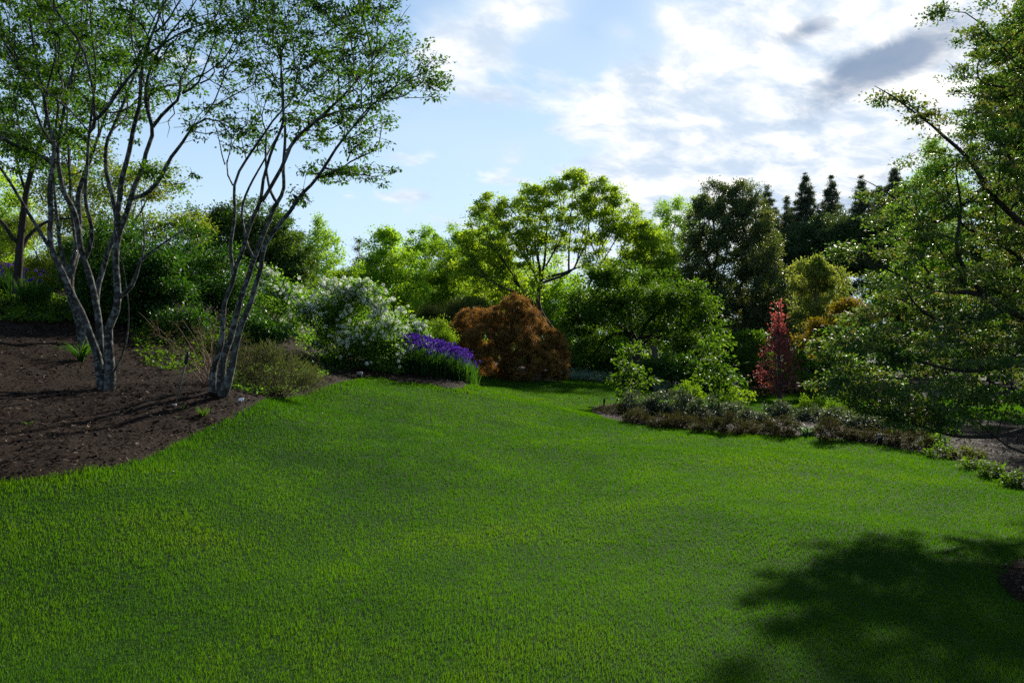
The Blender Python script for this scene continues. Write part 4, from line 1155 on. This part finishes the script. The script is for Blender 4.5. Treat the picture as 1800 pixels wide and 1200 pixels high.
# ------------------------------------------------------------------ low planting of the left bank
def cover(name, label, pts, n, h, L, mat, wr=0.5, seed=0):
    rng = np.random.default_rng(500 + seed)
    pl = poly(pts)
    lo, hi = pl.min(0), pl.max(0)
    q = lo + rng.random((n * 3, 2)) * (hi - lo)
    q = q[inside(pl, q[:, 0], q[:, 1])]
    nz = smooth_noise(q, 600 + seed, 0.5)
    q = q[nz + rng.normal(size=len(q)) * .5 > -.3][:n]
    m = len(q)
    hh = h * (0.7 + .4 * smooth_noise(q, 601 + seed, .35)) * rng.random(m)
    pos = np.c_[q, zg(q[:, 0], q[:, 1]) + .04 + np.maximum(hh, 0)]
    ax = rng.normal(size=(m, 3)); ax[:, 2] = np.abs(ax[:, 2]) * .5
    nr = rng.normal(size=(m, 3)) * .5 + np.array([0, 0, 1.])
    LL = L * rng.uniform(.6, 1.3, m)
    v, l, s_ = leaf_geo(pos, ax, nr, LL, LL * wr)
    tag(mesh_obj(name, v, l, s_, MATS[mat], tint=rng.random(m)), label, 'ground cover', kind='stuff')


cover('ground_cover', 'dark leafy ground cover along the top of the left bank', pp((-80, 580), (0, 572), (60, 572), (130, 575), (200, 560), (300, 560), (300, 540), (120, 528), (-80, 525)), 9000, .14, .07, 'leaf_mid', seed=1)
cover('ground_cover', 'light green ivy-like ground cover behind the leafless tan shrub', pp((235, 620), (262, 650), (310, 668), (350, 660), (365, 630), (440, 620), (440, 585), (230, 585)), 4200, .10, .055, 'leaf_mid', seed=2)
cover('ground_cover', 'mixed low foliage in front of the greyish heath shrub', pp((400, 690), (450, 700), (540, 690), (580, 665), (540, 640), (400, 650)), 2600, .09, .05, 'leaf_viburnum', seed=3)
cover('ground_cover', 'shaded low foliage under the white blossom shrubs', pp((560, 660), (640, 655), (690, 655), (690, 630), (460, 630), (470, 650)), 2600, .15, .06, 'leaf_dark', seed=4)

DB = gp(372, 684)
rb = np.random.default_rng(9)
BS = []
bx0, by0 = DB
for tx, ty, td in [(244, 548, .3), (262, 560, -.3), (300, 562, .6), (335, 570, .2), (350, 555, .8), (382, 545, .5), (410, 575, .7), (430, 600, .2), (300, 610, -.4), (320, 560, -.1), (360, 590, -.5), (395, 610, -.3), (445, 630, 0)]:
    b0 = np.array([bx0 + rb.normal() * .06, by0 + rb.normal() * .06, zg1(bx0, by0) - .02])
    e = P(tx, ty, by0 + td)
    m1 = b0 * .6 + e * .4 + np.array([rb.normal() * .05, rb.normal() * .05, .06 + rb.random() * .08])
    BS.append([b0, m1, e])
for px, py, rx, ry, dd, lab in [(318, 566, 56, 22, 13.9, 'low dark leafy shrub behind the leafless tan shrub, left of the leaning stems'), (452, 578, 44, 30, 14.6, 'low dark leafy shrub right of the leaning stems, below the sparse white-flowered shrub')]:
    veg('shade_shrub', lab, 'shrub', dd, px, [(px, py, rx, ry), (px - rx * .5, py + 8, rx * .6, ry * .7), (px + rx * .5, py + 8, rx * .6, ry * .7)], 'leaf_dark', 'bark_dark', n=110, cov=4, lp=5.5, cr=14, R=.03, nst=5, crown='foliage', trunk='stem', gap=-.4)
veg('bare_shrub', 'leafless tan-twigged shrub at the foot of the leaning grey tree', 'shrub', by0, 372, [(300, 590, 60, 34), (390, 590, 60, 45), (340, 620, 60, 35), (425, 610, 35, 35)], 'leaf_brownish', 'twig_tan', n=150, cov=.25, lp=4.2, cr=8, R=.05, r0=.0025,
    stems=BS, srad=[.012] * 13, gap=None, bf=.15, ang=.5, step=.1, trunk='stem', crown='foliage', seed=71)
veg('heath_shrub', 'greyish green fine-leaved shrub spreading right of the leaning tree', 'shrub', 11.6, 500, [(505, 655, 46, 30), (455, 640, 42, 34), (540, 670, 26, 20), (480, 674, 60, 22), (425, 655, 30, 32), (480, 618, 32, 20)], 'leaf_lavender', 'twig_tan',
    n=420, cov=2.0, lp=7.0, wr=.15, cr=14, R=.02, r0=.002, nst=9, trunk='stem', crown='foliage', rise=.7, rnd=.5, shell=.3, gap=-.3)


def leafy_tuft(name, label, px, py, n, h, w, lean, mat, cat='plant', spread=.012, seed=0, group=None):
    rng = np.random.default_rng(700 + seed)
    x, y = gp(px, py)
    q = np.array([x, y]) + rng.normal(size=(n, 2)) * spread
    b = np.c_[q, zg(q[:, 0], q[:, 1]) + .01]
    o = q - np.array([x, y])
    v, l, s_, sg = blade_geo(b, h * rng.uniform(.6, 1.1, n), w * rng.uniform(.7, 1.2, n), np.arctan2(o[:, 1], o[:, 0]), lean * rng.uniform(.5, 1.3, n), rng.random(n) * 3.14, 4)
    tag(mesh_obj(name, v, l, s_, MATS[mat], tint=np.repeat(rng.random(n), sg), origin=np.array([x, y, zg1(x, y)])), label, cat, group)


leafy_tuft('daylily', 'arching strap-leaved plant in the mulch just left of the grey stems', 142, 640, 60, .5, .022, 1.0, 'leaf_iris', seed=1)
leafy_tuft('grass_tuft', 'small dark green tuft in the open mulch below the leaning tree', 357, 738, 90, .17, .006, .5, 'leaf_mid', seed=2)
leafy_tuft('seedling', 'tiny green seedling in the open mulch at far left', 50, 752, 12, .09, .010, .6, 'leaf_mid', seed=3)
leafy_tuft('seedling', 'tiny green seedling between the leaning stake and the dark tuft', 322, 722, 14, .09, .010, .6, 'leaf_mid', seed=4)
leafy_tuft('hosta', 'pale grey-green leafy plant at the lawn edge among the brownish low shrubs', 1420, 766, 60, .26, .035, .9, 'leaf_bluegrey', spread=.05, seed=5)


def tube(path, r, sides=8, caps=True):
    path = np.asarray(path, float)
    r = np.broadcast_to(np.asarray(r, float), (len(path),))
    t = unit(np.gradient(path, axis=0))
    ref = np.array([.31, .9, .2]) if abs(t[0][2]) > .5 else np.array([0, 0, 1.])
    u = unit(np.cross(t, ref)); w = np.cross(t, u)
    a = np.arange(sides) * 2 * math.pi / sides
    v = (path[:, None] + (u[:, None] * np.cos(a)[None, :, None] + w[:, None] * np.sin(a)[None, :, None]) * r[:, None, None]).reshape(-1, 3)
    m = len(path)
    lp, sz = [], []
    for i in range(m - 1):
        for j in range(sides):
            k = (j + 1) % sides
            lp += [i * sides + j, i * sides + k, (i + 1) * sides + k, (i + 1) * sides + j]; sz.append(4)
    if caps:
        lp += list(range(sides))[::-1]; sz.append(sides)
        lp += [(m - 1) * sides + j for j in range(sides)]; sz.append(sides)
    return v, lp, sz


def box(c, sx, sy, sz_, tilt=0.0, bev=.12):
    """small bevelled box, tilted back about x"""
    b = min(sx, sy, sz_) * bev
    prof = [(-sx / 2 + b, -sy / 2), (sx / 2 - b, -sy / 2), (sx / 2, -sy / 2 + b), (sx / 2, sy / 2 - b), (sx / 2 - b, sy / 2), (-sx / 2 + b, sy / 2), (-sx / 2, sy / 2 - b), (-sx / 2, -sy / 2 + b)]
    rows = [(-sz_ / 2, .9), (-sz_ / 2 + b, 1), (sz_ / 2 - b, 1), (sz_ / 2, .9)]
    v = np.array([[x * k, y * k, z] for z, k in rows for x, y in prof])
    ct, st = math.cos(tilt), math.sin(tilt)
    v = np.c_[v[:, 0], v[:, 1] * ct - v[:, 2] * st, v[:, 1] * st + v[:, 2] * ct] + np.asarray(c)
    lp, sz = [], []
    for i in range(3):
        for j in range(8):
            k = (j + 1) % 8
            lp += [i * 8 + j, i * 8 + k, i * 8 + 8 + k, i * 8 + 8 + j]; sz.append(4)
    lp += list(range(8))[::-1]; sz.append(8)
    lp += [24 + j for j in range(8)]; sz.append(8)
    return v, lp, sz


# leaning garden stake with a dark grip, and its bright metal foot
x, y = gp(308, 716)
z = zg1(x, y)
b0 = np.array([x, y, z]); e = P(331, 618, y + .1)
t = thing('garden_stake', b0, 'thin pale stake with a dark grip leaning in the mulch beside the bare shrub', 'stake')
ax = e - b0
v, l, sz = tube([b0 - ax * .05, b0 + ax * .4, b0 + ax * .8], .009, 8); mesh_obj('shaft', v, l, sz, MATS['bark_grey'], t, origin=b0, smooth=False)
v, l, sz = tube([b0 + ax * .78, b0 + ax * .82, b0 + ax * .93, b0 + ax * 1.0], [.016, .022, .022, .012], 8); mesh_obj('grip', v, l, sz, MATS['black_plastic'], t, origin=b0)
v, l, sz = box(b0 + np.array([0, -.03, .03]), .05, .04, .02, .3); mesh_obj('foot_plate', v, l, sz, MATS['stake_steel'], t, origin=b0)

# plant label
x, y = gp(424, 714)
b0 = np.array([x, y, zg1(x, y)])
t = thing('plant_label', b0, 'small white plant label on a short stem at the mulch edge', 'plant label')
v, l, sz = tube([b0 - [0, 0, .04], b0 + [0, 0, .03], b0 + [0, .004, .075]], .004, 6); mesh_obj('stem', v, l, sz, MATS['stake_steel'], t, origin=b0)
v, l, sz = box(b0 + np.array([0, -.004, .085]), .062, .046, .005, .75); mesh_obj('plate', v, l, sz, MATS['label_white'], t, origin=b0)


def spot(px, py, h, w, label, name, matn):
    x, y = gp(px, py)
    b0 = np.array([x, y, zg1(x, y)])
    t = thing(name, b0, label, 'garden light')
    v, l, sz = tube([b0 - [0, 0, .03], b0 + [0, 0, h * .3], b0 + [0, 0, h * .62]], [w * .42, w * .40, w * .40], 10); mesh_obj('post', v, l, sz, MATS['black_plastic'], t, origin=b0)
    v, l, sz = tube([b0 + [0, 0, h * .6], b0 + [0, 0, h * .66], b0 + [0, 0, h * .96], b0 + [0, 0, h]], [w * .48, w * .5, w * .5, w * .3], 10); mesh_obj('lamp_head', v, l, sz, MATS[matn], t, origin=b0)


spot(632, 666, .14, .12, 'small pale garden light at the foot of the white blossom shrubs', 'garden_light', 'stone_grey')
spot(1547, 780, .15, .09, 'small pale garden light among the low brown shrubs by the crabapple', 'garden_light', 'stone_grey')
spot(1062, 716, .20, .055, 'small black bollard light at the tip of the island bed', 'bollard_light', 'black_plastic')
x, y = gp(1661, 790)
b0 = np.array([x, y, zg1(x, y)])
v, l, sz = tube([b0 - [0, 0, .05], b0 + [0, 0, .1], b0 + [0, 0, .19], b0 + [0, 0, .2]], [.014, .014, .014, .008], 8)
tag(mesh_obj('marker_post', v, l, sz, MATS['stone_grey'], origin=b0), 'thin grey marker post in the low planting under the crabapple', 'post')

# ------------------------------------------------------------------ planting of the island bed on the right
def low_shrub(label, px, py, rx, ry, mat, lp, wr, rise, name, group, tb=0.0, n=46, cov=4.2, lobes=None):
    ry = ry * (0.8 + 0.45 * ((px * 7 + py * 13) % 17) / 17)
    base = gp(px, py + ry)
    d = base[1] + rx / F * base[1] * .4
    lb = lobes or [(px, py, rx, ry), (px - rx * .5, py + ry * .35, rx * .55, ry * .65), (px + rx * .5, py + ry * .3, rx * .55, ry * .65)]
    veg(name, label, 'shrub', d, px, lb, mat, 'twig_tan' if mat == 'leaf_brownish' else 'bark_dark', n=n, cov=cov, lp=lp, wr=wr, cr=6.5, R=.015, r0=.002, nst=6, trunk='stem', crown='foliage', rise=rise, rnd=.6, shell=.25, gap=-.35, gapw=18, group=group, tbias=tb, sink=.05)


GREY = [(1125, 712, 30, 20, 'mounded grey-green shrub at the foot of the left sapling'), (1182, 714, 32, 21, 'mounded grey-green shrub between the two saplings'), (1240, 723, 28, 17, 'mounded grey-green shrub at the foot of the right sapling'),
        (1284, 727, 22, 14, 'small grey-green shrub just right of the right sapling'), (1322, 735, 26, 13, 'low dark grey-green shrub in the gap with lawn showing behind'), (1365, 724, 24, 15, 'rounded grey-green shrub straight below the red tree'),
        (1425, 733, 24, 14, 'grey-green shrub in front of the yellow-green sprays'), (1472, 738, 28, 15, 'grey-green shrub at the left tip of the crabapple boughs'), (1522, 744, 30, 16, 'grey-green shrub under the crabapple boughs, left of the pale garden light'), (1580, 752, 32, 17, 'grey-green shrub under the crabapple boughs, right of the pale garden light')]
for px, py, rx, ry, lab in GREY:
    low_shrub(lab, px, py - ry * .2, rx, ry * 1.2, 'leaf_grey', 4.6, .5, .2, 'grey_shrub', 'grey-green shrubs of the island bed', n=60)
BRN = [(1078, 724, 24, 9, 'brownish low shrub at the very tip of the island bed'), (1122, 735, 26, 10, 'brownish low shrub below the left sapling'), (1160, 742, 20, 8, 'brownish low shrub, smallest, third from the bed tip'), (1195, 742, 26, 11, 'brownish low shrub below the gap between the saplings'),
       (1238, 749, 24, 11, 'brownish low shrub below the right sapling'), (1284, 750, 28, 14, 'brownish twiggy mound right of the right sapling, tallest of the row'), (1336, 756, 32, 12, 'wide brownish low shrub left below the red tree'), (1378, 753, 26, 13, 'brownish low shrub right below the red tree'),
       (1462, 759, 26, 13, 'brownish low shrub right of the pale hosta-like plant'), (1515, 766, 28, 13, 'brownish low shrub just left of the pale garden light'), (1572, 772, 26, 12, 'brownish low shrub just right of the pale garden light'), (1615, 778, 26, 12, 'brownish low shrub left of the thin marker post')]
for px, py, rx, ry, lab in BRN:
    low_shrub(lab, px, py - ry * .35, rx, ry * 1.35, 'leaf_brownish', 3.6, .35, .4, 'brownish_shrub', 'brownish low shrubs edging the island bed', n=44, cov=2.6)
EDG = [(1642, 775, 22, 13, 'dark green rounded shrub behind the thin marker post'), (1655, 795, 22, 10, 'low green edging plant below the thin marker post'), (1698, 798, 30, 12, 'yellowish green low edging shrub right of the thin marker post'), (1712, 814, 24, 11, 'glossy low edging plant at the bend of the bed edge'),
       (1742, 826, 24, 12, 'glossy low edging plant second from the right frame edge'), (1786, 842, 28, 16, 'dark glossy edging plant at the right frame edge'), (1850, 868, 34, 18, 'dark glossy edging plant beyond the right frame edge')]
for px, py, rx, ry, lab in EDG:
    low_shrub(lab, px, py, rx, ry, 'leaf_olive' if px == 1698 else 'leaf_mid', 6.0, .5, .1, 'edging_plant', 'green edging plants by the crabapple', n=40, cov=3.0)

for px, py0, lab, lbs, sd in [(1105, 714, 'young sapling with toothed green leaves at the left end of the island bed', [(1110, 612, 22, 26), (1098, 650, 28, 24), (1124, 662, 26, 22), (1112, 688, 28, 16), (1085, 670, 18, 14)], 1),
                              (1262, 716, 'young sapling with toothed green leaves in the middle of the island bed', [(1258, 606, 30, 18), (1262, 640, 34, 24), (1278, 670, 26, 22), (1240, 662, 24, 20), (1262, 692, 26, 12)], 2)]:
    d = gp(px, py0)[1] + .3
    veg('sapling', lab, 'tree', d, px, lbs, 'leaf_mid', 'bark_grey', n=95, cov=1.7, lp=8.5, wr=.5, cr=8, flat=.5, R=.022, r0=.003, group='young saplings in the island bed', gap=-.2, gapw=30, droop=.3, tbias=.0,
        stems=[[np.array([P(px, 600, d)[0], d, zg1(P(px, 600, d)[0], d) - .05]), P(px + 2, 670, d), P(px + 3, 630, d), P(px + 3, 600, d)]], srad=[.02], up=.9)
low_shrub('yellow-green upright shrub between the two saplings', 1212, 688, 24, 22, 'leaf_yellow', 5, .4, .8, 'yellow_green_shrub', None, -.25, 60, 3.0)
low_shrub('yellow-green shrub right beside the right sapling trunk', 1284, 702, 20, 18, 'leaf_yellow', 5, .4, .7, 'yellow_green_shrub', None, -.25, 50, 3.0)
low_shrub('yellow-green spray shrub in front of the far lawn, left of the crabapple tips', 1432, 712, 26, 20, 'leaf_yellow', 4.4, .35, .8, 'yellow_green_shrub', None, -.3, 60, 2.4)
low_shrub('thin yellow-green spray shrub half hidden by the crabapple tips', 1480, 716, 24, 16, 'leaf_yellow', 4.4, .35, .8, 'yellow_green_shrub', None, -.35, 50, 2.0)
d = gp(1310, 724)[1]
veg('tall_perennial', 'thin-stemmed plant with yellow-green tops left of the far lawn opening', 'plant', d, 1310, [(1308, 692, 18, 9), (1322, 698, 10, 8), (1298, 702, 10, 8)], 'leaf_yellow', 'bark_grey', n=22, cov=1.2, lp=5, wr=.5, cr=4, R=.008, r0=.003, nst=8, trunk='stem', crown='foliage', gap=None)
leafy_tuft('bluebell', 'small pale blue flower spike among the grey-green shrubs below the red tree', 1389, 741, 16, .22, .014, .25, 'leaf_bluegrey', 'flower', .025, 8)

cover('ground_cover', 'blue-grey lamb-ear edging between the rust mound and the left sapling', pp((985, 668), (1030, 671), (1075, 677), (1078, 668), (1030, 662), (985, 660)), 3200, .28, .13, 'leaf_bluegrey', .35, 6)
cover('ground_cover', 'blue-grey edging patch between the two saplings at the far lawn edge', pp((1150, 690), (1195, 694), (1195, 684), (1150, 682)), 1200, .26, .13, 'leaf_bluegrey', .35, 7)
